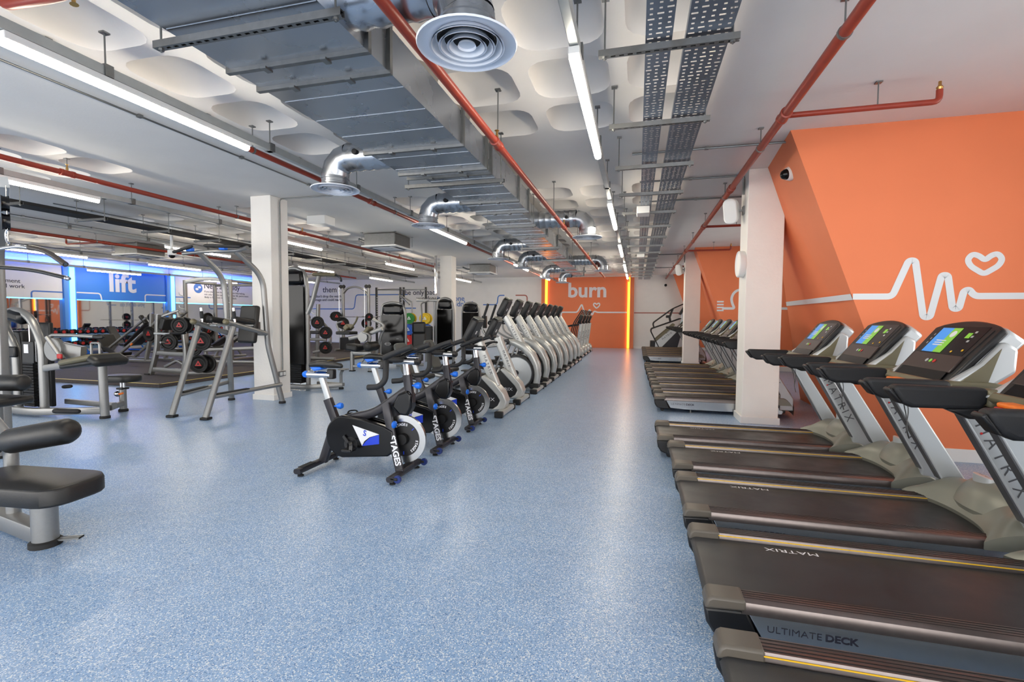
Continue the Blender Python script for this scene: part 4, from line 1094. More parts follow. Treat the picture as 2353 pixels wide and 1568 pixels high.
# ================================================================== far cross trainers with upright necks
def make_upright_trainer():
    t = thing('upright_trainer', 'x', 'cross trainer')
    make_console_rear(t, .44, 1.44, .30, .34, .12, 22)
    nk = MB().path([(.34, 0, .30), (.40, 0, .8), (.46, 0, 1.28)], .11, .14, (1, 0, 0), r=.04).build('neck', 'ellwhite', t, smooth=50)
    lettering('neck_logo', 'MATRIX', 'ink', nk, (.395, -.0566, .78), (-.1, 0, -1), (1, 0, -.1), .10, space=1.15)
    MB().ball((.33, 0, .20), (.24, .15, .21), 20, 12).build('front_dome', 'ellwhite', t, smooth=60)
    MB().bx(-.9, .4, -.11, .11, .08, .34).build('drive_shell', 'black', t, bevel=.04, seg=3)
    MB().path([(.50, -.32, .05), (.50, .32, .05)], .11, .07, r=.02).build('front_foot_bar', 'ellwhite', t, smooth=45)
    for s in (-1, 1):
        MB().bx(.44, .56, s*.31, s*.39, 0, .09).build('foot_cap', 'black', t, bevel=.015)
        MB().tube(fillet([(.36, s*.1, 1.25), (.10, s*.22, 1.22), (-.2, s*.24, 1.14)], .1, 5), .022, 10).build('fixed_handle', 'grip', t)
        MB().tube(fillet([(.05, s*.26, .45), (.12, s*.27, 1.0), (.20, s*.27, 1.30), (.52, s*.27, 1.80)], .15, 5), .021, 10).build('moving_handle', 'black', t)
        MB().path([(.05, s*.24, .42), (-1.0, s*.2, .30)], .05, .06, r=.018).build('pedal_beam', 'silver', t, smooth=45)
        MB().bx(-.75, -.4, s*.12, s*.28, .40, .43).build('foot_plate', 'black', t, bevel=.012)
    MB().path([(-1.0, -.3, .045), (-1.0, .3, .045)], .09, .07, r=.02).build('rear_foot_bar', 'black', t, smooth=45)
    MB().path([(.45, 0, .06), (-1.0, 0, .06)], .10, .06, r=.02).build('base_beam', 'silver', t, smooth=45)
    return t
ut = make_upright_trainer(); ut.location = (-2.5, 18.0, 0); ut['group'] = 'far upright cross trainers'; ut['label'] = 'first upright-necked cross trainer after the arch-fronted row'
for k in range(1, 4):
    dup(ut, (-2.5, 18.0+1.12*k, 0), 0, '%s upright-necked cross trainer counted towards the orange wall' % ORD[k], 'far upright cross trainers')

# ================================================================== stair climber in the far right corner
def make_stepper(loc):
    t = thing('stair_climber', 'stair climber with black hoop rails in the far right corner', 'stair climber', loc)
    side = [(.0, .0), (.0, .5), (.25, .62), (1.05, 1.22), (1.35, 1.05), (1.1, .0)]
    for s in (-1, 1):
        MB().prism([(.18, .0), (.2, .42), (1.05, 1.12), (1.2, .98), (.32, .0)], s*.34, s*.38).build('side_panel', 'silverl', t, bevel=.01)
        MB().prism([(.33, .0), (1.22, .98), (1.38, 1.06), (1.12, .0)], s*.335, s*.375).build('lower_panel', 'charcoal', t, bevel=.01)
        MB().prism([(.15, .52), (.98, 1.28), (1.05, 1.2), (.2, .42)], s*.33, s*.39).build('step_rail', 'olive', t, bevel=.012)
        MB().tube(fillet([(.42, s*.40, .05), (.0, s*.40, .9), (.02, s*.40, 1.02), (1.3, s*.40, 1.50)], .18, 6), .024, 10).build('hand_rail', 'black', t)
        MB().tube(fillet([(.14, s*.40, 1.07), (.08, s*.40, 1.28), (.95, s*.40, 1.95), (1.5, s*.36, 2.2), (1.62, s*.3, 1.98), (1.5, s*.2, 1.6)], .15, 6), .024, 10).build('hoop_rail', 'black', t)
        MB().tube([(.95, s*.40, 1.93), (.82, s*.40, 1.55), (.86, s*.40, 1.34)], .026, 10).build('inner_rail', 'black', t)
        MB().bx(.68, .8, s*.38, s*.42, 1.52, 1.64).build('rail_control', 'black', t, bevel=.01)
        if s < 0: lettering('panel_logo', 'MATRIX', 'ink', t, (.70, -.382, .70), (.78, 0, .63), (-.63, 0, .78), .12, space=1.3)
    MB().bx(-.02, .36, -.33, .33, 0, .46).build('base_block', 'black', t, bevel=.03)
    for k in range(4):
        st = MB().bx(.25+.22*k, .50+.22*k, -.32, .32, .40+.2*k, .44+.2*k).build('step', 'hood', t, bevel=.008)
    MB().prism([(.4, .3), (1.15, 1.1), (1.15, .0), (.4, .0)], -.33, .33).build('stair_body', 'black', t, smooth=0)
    MB().path([(1.32, 0, 1.0), (1.38, 0, 1.75)], .12, .10, (1, 0, 0), r=.02).build('mast', 'silverl', t, smooth=45)
    MB().box((1.36, 0, 1.86), (.10, .46, .42), MX.Rotation(R(30), 3, 'Y')).build('console', 'black', t, bevel=.03)
    return t
make_stepper((.62, 23.0, 0))
# ================================================================== strength machines on the left
class Mac:
    """a machine whose parts are given in room coordinates and stored relative to its base"""
    def __init__(s, name, label, cat, base, group=None):
        s.o = V((base[0], base[1], base[2] if len(base) > 2 else 0)); s.t = thing(name, label, cat, s.o, 0, group)
    def P(s, pts): return [V(p)-s.o for p in pts]
    def tube(s, name, pts, r=.035, mm='silver', fil=.1, n=12, par=None):
        return MB().tube(fillet(s.P(pts), fil, 5) if len(pts) > 2 else s.P(pts), r, n).build(name, mm, par or s.t)
    def rect(s, name, pts, w, h, mm='silver', up=(0, 0, 1), fil=.1, r=.012, par=None):
        return MB().path(fillet(s.P(pts), fil, 5) if len(pts) > 2 else s.P(pts), w, h, up, r=r).build(name, mm, par or s.t, smooth=45)
    def pad(s, name, c, d, rot=(0, 0, 0), mm='vinyl', bev=.03, par=None, rad=None):
        m3 = (MX.Rotation(R(rot[2]), 3, 'Z') @ MX.Rotation(R(rot[1]), 3, 'Y') @ MX.Rotation(R(rot[0]), 3, 'X'))
        if rad:
            pr = rrect(d[0], d[1], rad, 4); c = V(c)-s.o
            return MB().loft([[c+m3 @ V((p[0]*k, p[1]*k, z)) for p in pr] for z, k in ((-d[2]/2, .975), (-d[2]*.42, 1), (d[2]*.3, 1), (d[2]*.45, .98), (d[2]/2, .93))]).build(name, mm, par or s.t, bevel=.01, smooth=40)
        return MB().box(V(c)-s.o, d, m3).build(name, mm, par or s.t, bevel=min(bev, min(d)*.45), seg=3)
    def roll(s, name, p, q, r, mm='vinyl', par=None):
        p, q = s.P([p, q]); L = (q-p).length
        return MB().lathe([(r*.55, 0), (r*.85, .015), (r, .045), (r, L-.045), (r*.85, L-.015), (r*.55, L)], p, q-p, 20).build(name, mm, par or s.t, smooth=50)
    def foot(s, x, y, z=0, r=.05, par=None):
        return MB().lathe([(r, 0), (r, .03), (r*.85, .04)], V((x, y, z))-s.o, (0, 0, 1), 16).build('foot', 'rubber', par or s.t)
    def plate(s, c, ax, r=.2, th=.06, par=None, hub='redplastic', mm='iron'):
        c = V(c)-s.o
        o = MB().lathe([(.03, -th/2), (r*.42, -th/2), (r*.5, -th*.3), (r*.72, -th*.3), (r*.8, -th/2), (r*.97, -th/2), (r, -th*.3), (r, th*.3), (r*.97, th/2), (r*.8, th/2), (r*.72, th*.3), (r*.5, th*.3), (r*.42, th/2), (.03, th/2)], c, ax, 28).build('weight_plate', mm, par or s.t, smooth=40)
        for sg in (-1, 1):
            MB().lathe([(r*.42, th/2+.001), (r*.40, th/2+.006), (.035, th/2+.006), (.03, th/2+.001)], c, V(ax)*sg, 3, cap=False).build('red_insert', hub, o, smooth=0)
        return o
    def box(s, name, a, b, mm, bev=.01, par=None):
        a, b = s.P([a, b]); return MB().bx(a.x, b.x, a.y, b.y, a.z, b.z).build(name, mm, par or s.t, bevel=bev)

# --- captain's chair / dip and pull-up tower
m = Mac('dip_station', 'silver dip and pull-up station in front of the left column', 'gym machine', (-6.35, 6.1))
for s, xf, xt, xr, xj in ((-1, -6.60, -6.60, -6.95, -6.80), (1, -5.98, -5.98, -5.88, -6.0)):
    lg = m.tube('front_leg', [(xf, 5.42, .03), (xt+.02*s, 5.92, 1.33)], .044)
    m.rect('leg_foot', [(xf-.05, 5.41, .02), (xf+.06, 5.43, .02)], .11, .035, 'rubber', par=lg)
    MB().bx(-.03, .03, -.001, .001, -.05, .05)
    rp = m.tube('rear_post', [(xr, 6.83, .03), (xj, 6.66, 1.0), (xj, 6.64, 1.25), (xj-.02, 6.60, 2.15), (xj-.04*s-.12, 6.20, 2.52)], .044, fil=.22)
    m.foot(xr, 6.83, 0, .055, rp)
    m.tube('arm_tube', [(xt-.01, 5.84, 1.40), (xj, 6.64, 1.20)], .042)
    m.roll('arm_end', (xt-.012, 5.78, 1.415), (xt-.01, 5.86, 1.395), .046, 'olive')
    m.tube('foot_rail', [(xf-.01, 5.56, .31), (xr+.01*s, 6.80, .33)], .034)
    m.rect('step_pad', [(xf-.01, 5.60, .345), (xf+(xr-xf)*.45, 6.15, .352)], .075, .012, 'rubber')
    hg = m.tube('hand_grip', [(xt+.02, 5.95, 1.40), (xt+.01, 5.94, 1.62)], .02, 'chrome')
    m.roll('grip_sleeve', (xt+.018, 5.947, 1.44), (xt+.012, 5.942, 1.58), .026, 'grip', par=hg)
    m.pad('elbow_pad', (xt+.07*(-s), 6.22, 1.42), (.12, .42, .09), (-8, 0, 0))
    m.box('pad_plate', (xt+.075*(-s)-.06, 6.08, 1.33), (xt+.075*(-s)+.06, 6.36, 1.36), 'silverl', .008)
bb = m.pad('backrest', (-6.15, 6.42, 1.36), (.34, .10, .62), (-9, 0, 0), rad=None, bev=.04)
m.box('back_bracket', (-6.25, 6.46, 1.25), (-6.1, 6.62, 1.4), 'silver')
m.rect('cross_beam', [(-6.80, 6.64, 1.2), (-6.0, 6.64, 1.2)], .06, .06)
m.tube('pull_up_frame', [(-7.15, 6.14, 2.50), (-6.9, 6.20, 2.53), (-6.1, 6.20, 2.53), (-5.88, 6.14, 2.56)], .03, fil=.08)
for a, b in (((-7.28, 6.08, 2.52), (-6.85, 6.05, 2.60)), ((-6.62, 6.05, 2.60), (-5.95, 6.08, 2.57))):
    m.roll('pull_up_grip', a, b, .026, 'grip')
for x in (-6.98, -6.32): m.pad('blue_collar', (x, 6.12, 2.56), (.12, .08, .06), mm='blueplastic', bev=.02)
m.pad('warning_sticker', (-5.985, 5.50, .28), (.03, .004, .1), (-20, 0, 0), 'whiteletter', .001)

# --- foreground seated machine cut by the left edge
m = Mac('leg_machine', 'black padded seat with foam rollers at the left edge, nearest the camera', 'gym machine', (-3.75, 2.2))
m.tube('seat_post', [(-3.70, 2.15, .02), (-3.70, 2.15, .34)], .068, n=20); m.foot(-3.70, 2.15, 0, .085)
st = m.pad('seat', (-3.76, 2.10, .405), (.86, .40, .115), (0, 0, 6), rad=.13)
m.rect('base_beam', [(-3.74, 2.16, .065), (-4.9, 2.36, .065)], .10, .11, 'silver')
m.rect('toe_bracket', [(-3.66, 2.18, .03), (-3.52, 2.24, .035)], .05, .012, 'zinc')
rr = m.roll('foam_roller', (-3.98, 2.13, .665), (-3.47, 2.18, .765), .082)
m.tube('roller_rod', [(-4.35, 2.10, .60), (-3.95, 2.135, .67)], .022, 'chrome')
m.roll('foam_roller', (-4.6, 2.06, .56), (-4.08, 2.12, .645), .085)
m.pad('adjust_knob', (-4.02, 2.17, .72), (.05, .05, .03), mm='orangeplastic', bev=.012)
m.tube('upright', [(-4.19, 2.26, .05), (-4.19, 2.26, .62), (-4.5, 2.3, .8)], .04)
m.rect('tower_post', [(-4.9, 2.4, .0), (-4.9, 2.4, 1.6)], .1, .1, 'silver', (1, 0, 0))

# --- lat pulldown behind it, only its bars, pulley and pads in view
m = Mac('lat_pulldown', 'lat pulldown machine with hanging pull bars at the left edge', 'gym machine', (-6.5, 3.5))
m.rect('tower_post', [(-7.5, 4.0, 0), (-7.5, 4.0, 2.3), (-7.0, 3.8, 2.7)], .12, .09, 'silver', (0, 1, 0), fil=.25)
m.rect('boom', [(-7.2, 3.9, 2.62), (-6.25, 3.40, 2.84)], .11, .10, 'silverl', (0, 1, 0))
for z in (2.62, 2.44):
    pl = MB().lathe([(.02, -.03), (.085, -.03), (.075, -.012), (.075, .012), (.085, .03), (.02, .03)], V((-6.22, 3.40, z))-m.o, (.5, 1, 0), 20).build('pulley', 'blackgloss', m.t)
m.tube('cable', [(-6.2, 3.4, 2.8), (-6.2, 3.4, 2.2)], .005, 'steel')
m.tube('carabiner', [(-6.2, 3.4, 2.36), (-6.23, 3.4, 2.32), (-6.22, 3.4, 2.25), (-6.19, 3.4, 2.22)], .012, 'chrome', fil=.03)
bar = m.tube('lat_bar', [(-7.0, 3.4, 2.0), (-6.75, 3.4, 2.14), (-6.05, 3.4, 2.19), (-5.66, 3.4, 2.13), (-5.41, 3.4, 1.99)], .017, 'chrome', fil=.12)
m.tube('bar_grip', [(-5.9, 3.4, 2.172), (-5.66, 3.4, 2.13), (-5.41, 3.4, 1.99)], .026, 'lathandle', fil=.12, par=bar)
bar = m.tube('straight_bar', [(-6.9, 3.38, 1.98), (-6.34, 3.38, 1.985), (-5.80, 3.38, 1.94), (-5.36, 3.38, 1.855)], .02, 'black', fil=.15)
m.roll('bar_tip', (-5.40, 3.38, 1.86), (-5.33, 3.38, 1.848), .022, 'chrome', par=bar)
m.roll('thigh_roller', (-6.55, 3.4, .78), (-6.05, 3.4, .80), .085); m.roll('thigh_roller', (-7.2, 3.4, .76), (-6.7, 3.4, .78), .085)
m.pad('seat', (-6.3, 3.3, .62), (.5, .34, .08), (0, 0, 6))
m.tube('seat_post', [(-6.4, 3.35, 0), (-6.4, 3.35, .58)], .05); m.foot(-6.4, 3.35)
m.rect('base_beam', [(-7.5, 4.0, .05), (-6.4, 3.35, .05)], .1, .08)

# --- selectorised weight stack inside a rounded frame
def stack(mc, x, y, w, d, h, ztop, shield=True, front=(0, -1)):
    n = 16
    for k in range(n):
        z = .12+k*.042
        mc.box('stack_plate', (x-w/2, y-d/2, z), (x+w/2, y+d/2, z+.036), 'iron', .004)
    for s in (-1, 1): mc.tube('guide_rod', [(x+s*w*.3, y, .1), (x+s*w*.3, y, ztop)], .012, 'chrome')

# --- seated leg curl with stack tower
m = Mac('leg_curl_machine', 'seated leg curl machine with olive seat and weight stack tower', 'gym machine', (-8.4, 5.1))
m.tube('tower_frame', [(-9.05, 5.0, .03), (-9.06, 5.0, 1.02), (-9.27, 5.0, 1.30), (-9.22, 5.0, 1.53), (-9.0, 5.0, 1.57), (-8.72, 5.0, 1.46), (-8.50, 5.0, 1.10), (-8.50, 5.0, .08)], .055, fil=.2, n=16)
m.foot(-9.05, 5.0, 0, .07)
m.pad('hood', (-8.98, 5.0, 1.47), (.34, .16, .2), (0, 12, 0), 'blackgloss', .07)
stack(m, -8.79, 5.06, .22, .16, 1.3, 1.4)
m.box('stack_shroud', (-8.98, 5.13, .1), (-8.56, 5.19, 1.38), 'black', .015)
m.box('instruction_board', (-8.80, 4.925, .78), (-8.56, 4.94, 1.10), 'black', .006)
m.box('board_print', (-8.75, 4.921, .93), (-8.66, 4.925, 1.06), 'whiteletter', .0)
m.box('rear_shroud', (-9.6, 5.1, .1), (-9.12, 5.3, 1.25), 'black', .03)
m.box('knob_block', (-9.14, 4.90, .86), (-8.92, 4.96, 1.02), 'black', .02)
m.pad('selector_pin', (-8.83, 4.93, .58), (.05, .04, .05), mm='orangeplastic', bev=.015)
m.rect('base_beam', [(-9.0, 4.86, .09), (-8.5, 4.86, .08), (-7.48, 5.12, .11)], .08, .10, fil=.2)
m.rect('base_beam', [(-8.6, 5.35, .15), (-7.48, 5.25, .16)], .07, .08)
m.tube('seat_post', [(-7.45, 5.1, .02), (-7.47, 5.1, .76)], .055, n=16); m.foot(-7.45, 5.1, 0, .065)
sp = m.pad('seat_pad', (-7.62, 5.05, .86), (.62, .46, .09), (0, -10, 0), 'olive', .04)
m.M = None
m.pad('seat_end', (-7.28, 5.05, .86), (.22, .46, .12), (0, 22, 0), 'vinyl', .05)
m.pad('seat_under', (-7.58, 5.05, .80), (.64, .46, .06), (0, -8, 0), 'vinyl', .03)
dc = MB().lathe([(.16, -.04), (.17, -.03), (.17, .03), (.16, .04)], V((-8.24, 5.0, .99))-m.o, (0, 1, 0), 26).build('cam_disc', 'silver', m.t)
m.rect('cam_body', [(-8.4, 5.05, 1.02), (-7.75, 5.05, .93)], .08, .22, 'silver')
m.rect('lever_arm', [(-8.32, 4.96, 1.17), (-8.02, 4.96, .86)], .05, .06, 'silver', (0, 1, 0))
m.pad('red_hub', (-8.02, 4.92, .90), (.09, .03, .07), mm='redplastic', bev=.015)
m.rect('support_beam', [(-8.5, 5.0, .70), (-7.95, 5.0, .78)], .07, .10, 'silver')
m.tube('thigh_bar', [(-8.33, 4.98, 1.14), (-8.30, 5.0, 1.20), (-7.95, 5.05, 1.20), (-7.5, 5.1, 1.18)], .026, 'silver', fil=.04)
m.roll('bar_end', (-7.62, 5.09, 1.185), (-7.44, 5.11, 1.175), .032, 'black')
m.tube('hand_frame', [(-7.52, 5.0, .90), (-7.52, 5.0, 1.10), (-7.36, 5.0, 1.10), (-7.36, 5.0, .90)], .016, 'silver', fil=.03)
m.roll('ankle_roller', (-7.86, 4.72, .155), (-7.45, 4.78, .16), .035, 'rubber')
m.roll('foot_peg', (-8.44, 5.2, .40), (-8.25, 5.2, .42), .028, 'rubber')

# stool on an adjustable post, same frame
m.tube('stool_post', [(-7.72, 5.55, .02), (-7.72, 5.55, .34)], .048, n=16); m.foot(-7.72, 5.55, 0, .065)
for dx in (-.03, .03): m.tube('inner_rod', [(-7.72+dx, 5.55, .3), (-7.72+dx, 5.55, .46)], .016, 'chrome')
m.pad('collar', (-7.72, 5.55, .36), (.12, .12, .03), mm='black', bev=.01)
m.pad('stool_pad', (-7.72, 5.55, .52), (.52, .34, .10), (0, 0, 8), rad=.15)
m.roll('adjust_knob', (-7.80, 5.50, .28), (-7.72, 5.50, .28), .045, 'chrome'); m.pad('adjust_lever', (-7.66, 5.48, .29), (.09, .03, .03), (0, -15, 0), 'orangeplastic', .012)
m.rect('link_beam', [(-7.72, 5.55, .13), (-7.5, 5.2, .13)], .06, .08)

# --- machine right behind the left column: tall smoked tower with raised press arm
def tower(mc, x, y, w, d, h, zb=.45, axis='y', hood='glassy'):
    """rounded arch frame with a smoked shield; wide side faces the camera"""
    x0, x1 = x-w/2, x+w/2
    fr = mc.tube('tower_frame', [(x0, y, .03), (x0, y, h-.3), (x0+.05, y, h-.08), ((x0+x1)/2, y, h), (x1-.05, y, h-.1), (x1, y, h-.42), (x1, y, .03)], .045, fil=.25, n=14)
    mc.foot(x0, y); mc.foot(x1, y)
    sh = mc.box('smoked_shield', (x0+.03, y-.09, zb), (x1-.02, y-.075, h-.38), 'glassy', .006)
    mc.pad('tower_hood', ((x0+x1)/2, y, h-.22), (w*.86, .18, .30), (0, 0, 0), 'blackgloss', .09)
    stack(mc, (x0+x1)/2, y+.02, w*.55, .12, h*.6, h-.3)
    mc.box('shield_back', (x0+.04, y+.09, .12), (x1-.04, y+.105, h-.4), 'black', .006)
    return sh
m = Mac('shoulder_press_machine', 'tall smoked-shield machine with a raised silver arm right behind the left column', 'gym machine', (-6.4, 8.3))
tower(m, -6.80, 8.3, .60, .2, 2.5, .52)
m.rect('press_arm', [(-6.46, 8.25, 1.55), (-6.34, 8.25, 1.78), (-6.15, 8.25, 2.40)], .07, .07, 'silver', (0, 1, 0), fil=.12)
m.pad('arm_pad', (-6.05, 8.25, 2.33), (.52, .12, .07), (0, 2, 0), 'olive', .03)
m.tube('arm_handle', [(-5.8, 8.25, 2.32), (-5.62, 8.15, 2.27), (-5.5, 8.0, 2.18)], .022, 'grip')
m.rect('base_beam', [(-6.95, 8.15, .07), (-6.4, 8.1, .07), (-5.85, 8.5, .09)], .09, .09, fil=.2)
m.rect('base_beam', [(-6.5, 8.6, .09), (-5.85, 8.55, .09)], .07, .07)
m.tube('step_post', [(-5.87, 8.5, .05), (-5.86, 8.48, .33), (-5.80, 8.45, .40)], .03); m.pad('step_plate', (-5.78, 8.45, .42), (.17, .16, .025), mm='silver', bev=.01)
m.foot(-5.87, 8.5)

# --- prone leg curl bench
m = Mac('prone_bench_machine', 'grey prone bench machine with black pads between the two weight towers', 'gym machine', (-7.2, 11.4))
for x in (-7.52, -6.95):
    m.rect('bench_leg', [(x, 11.4, .02), (x, 11.4, .52)], .09, .09, 'silver', (1, 0, 0)); m.pad('leg_foot', (x, 11.4, .015), (.13, .13, .03), mm='rubber', bev=.008)
m.rect('bench_rail', [(-7.54, 11.4, .14), (-6.92, 11.4, .14)], .07, .07); m.rect('bench_rail', [(-7.54, 11.4, .50), (-6.92, 11.4, .50)], .08, .10)
m.rect('brace', [(-7.30, 11.4, .18), (-7.05, 11.4, .47)], .05, .05)
m.pad('hip_pad', (-7.40, 11.35, .66), (.36, .40, .18), (0, 8, 0), 'black', .05)
m.roll('leg_roller', (-6.92, 11.15, .70), (-6.92, 11.65, .70), .13)
m.pad('chest_pad', (-7.68, 11.4, 1.05), (.44, .40, .09), (0, 0, 0)); m.pad('head_pad', (-7.62, 11.4, 1.20), (.16, .30, .14), (0, -40, 0), 'olive')
m.pad('thigh_pad', (-7.02, 11.4, 1.12), (.24, .26, .10), (0, -50, 0), 'olive')
m.tube('hand_frame', [(-7.85, 11.3, 1.1), (-7.95, 11.3, 1.32), (-7.75, 11.3, 1.36)], .024); m.tube('hand_frame', [(-7.50, 11.3, 1.18), (-7.35, 11.3, 1.32), (-7.27, 11.3, 1.50)], .026, 'olive')
m.rect('pivot_beam', [(-7.6, 11.4, .9), (-7.1, 11.4, 1.0), (-6.6, 11.4, 1.18)], .09, .11, fil=.1)
m.tube('link_tube', [(-6.95, 11.3, .72), (-6.88, 11.3, 1.0), (-7.12, 11.3, 1.08)], .035)
MB().lathe([(.14, -.03), (.15, 0), (.14, .03)], V((-7.12, 11.3, .95))-m.o, (0, 1, 0), 22).build('cam_wheel', 'silver', m.t)
m.rect('arch_beam', [(-6.95, 11.6, .3), (-6.75, 11.6, 1.0), (-6.62, 11.6, 1.28), (-7.0, 11.6, 1.42)], .07, .07, 'silver', (0, 1, 0), fil=.15)

# --- dark weight tower standing free in the middle distance
m = Mac('chest_press_machine', 'black smoked weight tower with oval badge and upright backrest', 'gym machine', (-6.9, 12.6))
sh = tower(m, -6.92, 12.6, .78, .2, 1.93, .12)
for k in range(10): m.box('stack_light', (-6.78, 12.505, .85+.09*k*0-.0), (-6.70, 12.508, .86), 'silverl', .0) if k == 0 else None
bd = [((.10)*math.cos(2*math.pi*j/28), (.042)*math.sin(2*math.pi*j/28)) for j in range(28)]
bm_ = MB()
o = V((-7.06, 12.507, .70))-m.o
bm_.loft([[(o.x+p[0]*k, o.y, o.z+p[1]*k) for p in bd] for k in (1.0, .86)], cap=False).build('badge_ring', 'whiteletter', m.t, smooth=0)
lettering('badge_text', 'MATRIX', 'whiteletter', m.t, o, (1, 0, 0), (0, 0, 1), .035)
m.pad('backrest', (-6.30, 13.0, .72), (.42, .12, .62), (0, 0, 20), bev=.06); m.pad('head_pad', (-6.30, 13.0, 1.18), (.40, .12, .34), (0, 0, 20), bev=.10)
m.pad('seat', (-6.32, 12.75, .45), (.44, .44, .10), (0, 0, 20)); m.tube('seat_post', [(-6.32, 12.9, 0), (-6.32, 12.9, .44)], .05)
m.rect('base_beam', [(-6.9, 12.7, .06), (-6.2, 13.1, .06)], .09, .08)

# --- multi-arm fly machine and tower beyond it
m = Mac('pec_fly_machine', 'silver fly machine with hanging arms and black back pad by the far left column', 'gym machine', (-6.6, 14.8))
m.tube('mast', [(-6.62, 14.9, .03), (-6.62, 14.9, 2.05)], .05, n=14); m.tube('mast', [(-6.45, 14.9, .03), (-6.45, 14.9, 2.05)], .04, n=14)
m.rect('top_beam', [(-7.25, 14.8, 2.06), (-6.2, 14.8, 2.06)], .1, .09)
for s, x in ((-1, -7.0), (1, -6.1)):
    m.tube('fly_arm', [(x+.2*s*-1, 14.75, 2.04), (x, 14.6, 1.95), (x-.08*s, 14.5, 1.6), (x-.05*s, 14.5, 1.28)], .028, fil=.08)
    m.roll('arm_grip', (x-.05*s, 14.5, 1.05), (x-.05*s, 14.5, 1.30), .03, 'grip')
m.pad('back_pad', (-6.80, 14.7, .93), (.36, .10, .54), bev=.06); m.pad('seat', (-6.80, 14.45, .48), (.4, .38, .09)); m.tube('seat_post', [(-6.8, 14.6, 0), (-6.8, 14.6, .46)], .05)
m = Mac('cable_tower', 'black weight tower with arched silver frame in front of the far left column', 'gym machine', (-6.0, 14.3))
tower(m, -5.98, 14.25, .56, .2, 2.12, .15)
m.pad('stack_light', (-6.03, 14.15, .62), (.03, .01, .03), mm='orangeplastic', bev=.004)
m = Mac('weight_tower', 'dark weight tower partly hidden behind the far left column', 'gym machine', (-5.6, 16.4))
tower(m, -5.95, 16.6, .66, .2, 2.05, .15)
m.box('side_box', (-5.50, 16.5, 1.1), (-5.32, 16.62, 1.55), 'black', .02)
m.tube('cable_loop', [(-5.6, 16.5, 1.1), (-5.4, 16.45, 1.05), (-5.3, 16.45, .8)], .025, 'black')

# ================================================================== on the lifting platform
ZP = .075
# --- plate-loaded row machine near the platform corner
m = Mac('plate_loaded_machine', 'plate-loaded machine with red-centred black plates at the platform corner', 'gym machine', (-10.6, 8.9, ZP))
m.rect('post', [(-11.32, 8.8, ZP), (-11.10, 8.8, .7), (-11.05, 8.8, 1.52)], .09, .10, 'silver', (0, 1, 0), fil=.2)
m.rect('post', [(-10.34, 8.8, ZP), (-10.22, 8.8, .55), (-10.28, 8.8, 1.1)], .09, .10, 'silver', (0, 1, 0), fil=.2)
m.rect('base_rail', [(-11.3, 8.8, .20), (-10.3, 8.8, .18)], .07, .11); m.rect('base_rail', [(-11.15, 8.8, .60), (-10.22, 8.8, .58)], .07, .10)
m.rect('front_rail', [(-10.34, 8.8, .13), (-9.65, 9.2, .12)], .08, .07); m.pad('rail_foot', (-11.36, 8.78, ZP+.012), (.14, .14, .024), mm='rubber', bev=.006)
m.rect('lever', [(-11.05, 8.7, 1.07), (-10.6, 8.7, 1.06), (-10.07, 8.7, 1.11)], .04, .05, 'silverl', fil=.05)
m.roll('lever_grip', (-10.58, 8.7, 1.065), (-10.1, 8.7, 1.10), .032, 'grip')
m.rect('incline_arm', [(-11.08, 8.85, 1.45), (-10.65, 9.0, 1.62)], .06, .06); m.rect('incline_arm', [(-10.70, 9.0, 1.60), (-10.55, 9.0, 1.10)], .06, .06)
m.rect('v_brace', [(-11.0, 8.9, .26), (-10.62, 8.9, .42), (-10.3, 8.9, .26)], .06, .06, fil=.05)
m.tube('plate_peg', [(-10.5, 8.75, .88), (-10.5, 8.4, .88)], .024, 'steel')
for c, r, th in (((-10.18, 8.62, 1.27), .19, .07), ((-10.12, 8.70, 1.27), .19, .06), ((-10.52, 8.62, .88), .19, .08), ((-9.83, 8.85, .90), .22, .07), ((-10.1, 8.9, .72), .17, .06), ((-9.86, 8.80, .37), .21, .07), ((-9.78, 8.92, .37), .22, .06)):
    m.plate(c, (.35, -1, 0), r, th)
m.pad('chest_pad', (-10.9, 8.9, 1.30), (.14, .3, .30), (0, 20, 0))
m.pad('seat', (-10.75, 9.0, .66), (.4, .36, .09))

# --- incline leg press
m = Mac('leg_press', 'silver incline leg press with dark sled pad on the platform', 'gym machine', (-14.5, 11.2, ZP))
for y in (10.9, 11.5):
    m.rect('base_rail', [(-15.64, y, .12), (-13.9, y, .14)], .08, .08)
    m.rect('guide_rail', [(-15.50, y, .14), (-13.30, y, 1.62)], .07, .07)
    m.rect('tall_post', [(-14.2, y, .12), (-13.98, y, .9), (-13.92, y, 1.56)], .08, .10, 'silver', (0, 1, 0), fil=.15)
m.rect('upper_rail', [(-15.7, 10.95, .5), (-14.2, 10.95, 1.42)], .06, .06); m.rect('cross_rail', [(-13.4, 10.9, 1.55), (-13.4, 11.5, 1.55)], .07, .07)
m.pad('sled_plate', (-14.70, 11.2, .90), (1.06, .56, .05), (0, -38, 0), 'charcoal', .02)
for y in (10.98, 11.42): m.pad('shoulder_pad', (-14.35, y, 1.36), (.12, .12, .34), (0, -45, 0), bev=.04)
m.pad('seat', (-15.75, 11.2, .38), (.6, .5, .12), (0, 20, 0)); m.pad('backrest', (-16.1, 11.2, .62), (.6, .5, .1), (0, 60, 0))
m.pad('orange_latch', (-14.7, 10.86, .62), (.09, .03, .05), (0, -38, 0), 'orangeplastic', .01)
m.tube('gas_strut', [(-14.9, 10.87, .50), (-14.3, 10.87, .95)], .02, 'chrome')
for y in (10.75, 11.65): m.plate((-13.85, y, .95), (0, 1, 0), .22, .06)

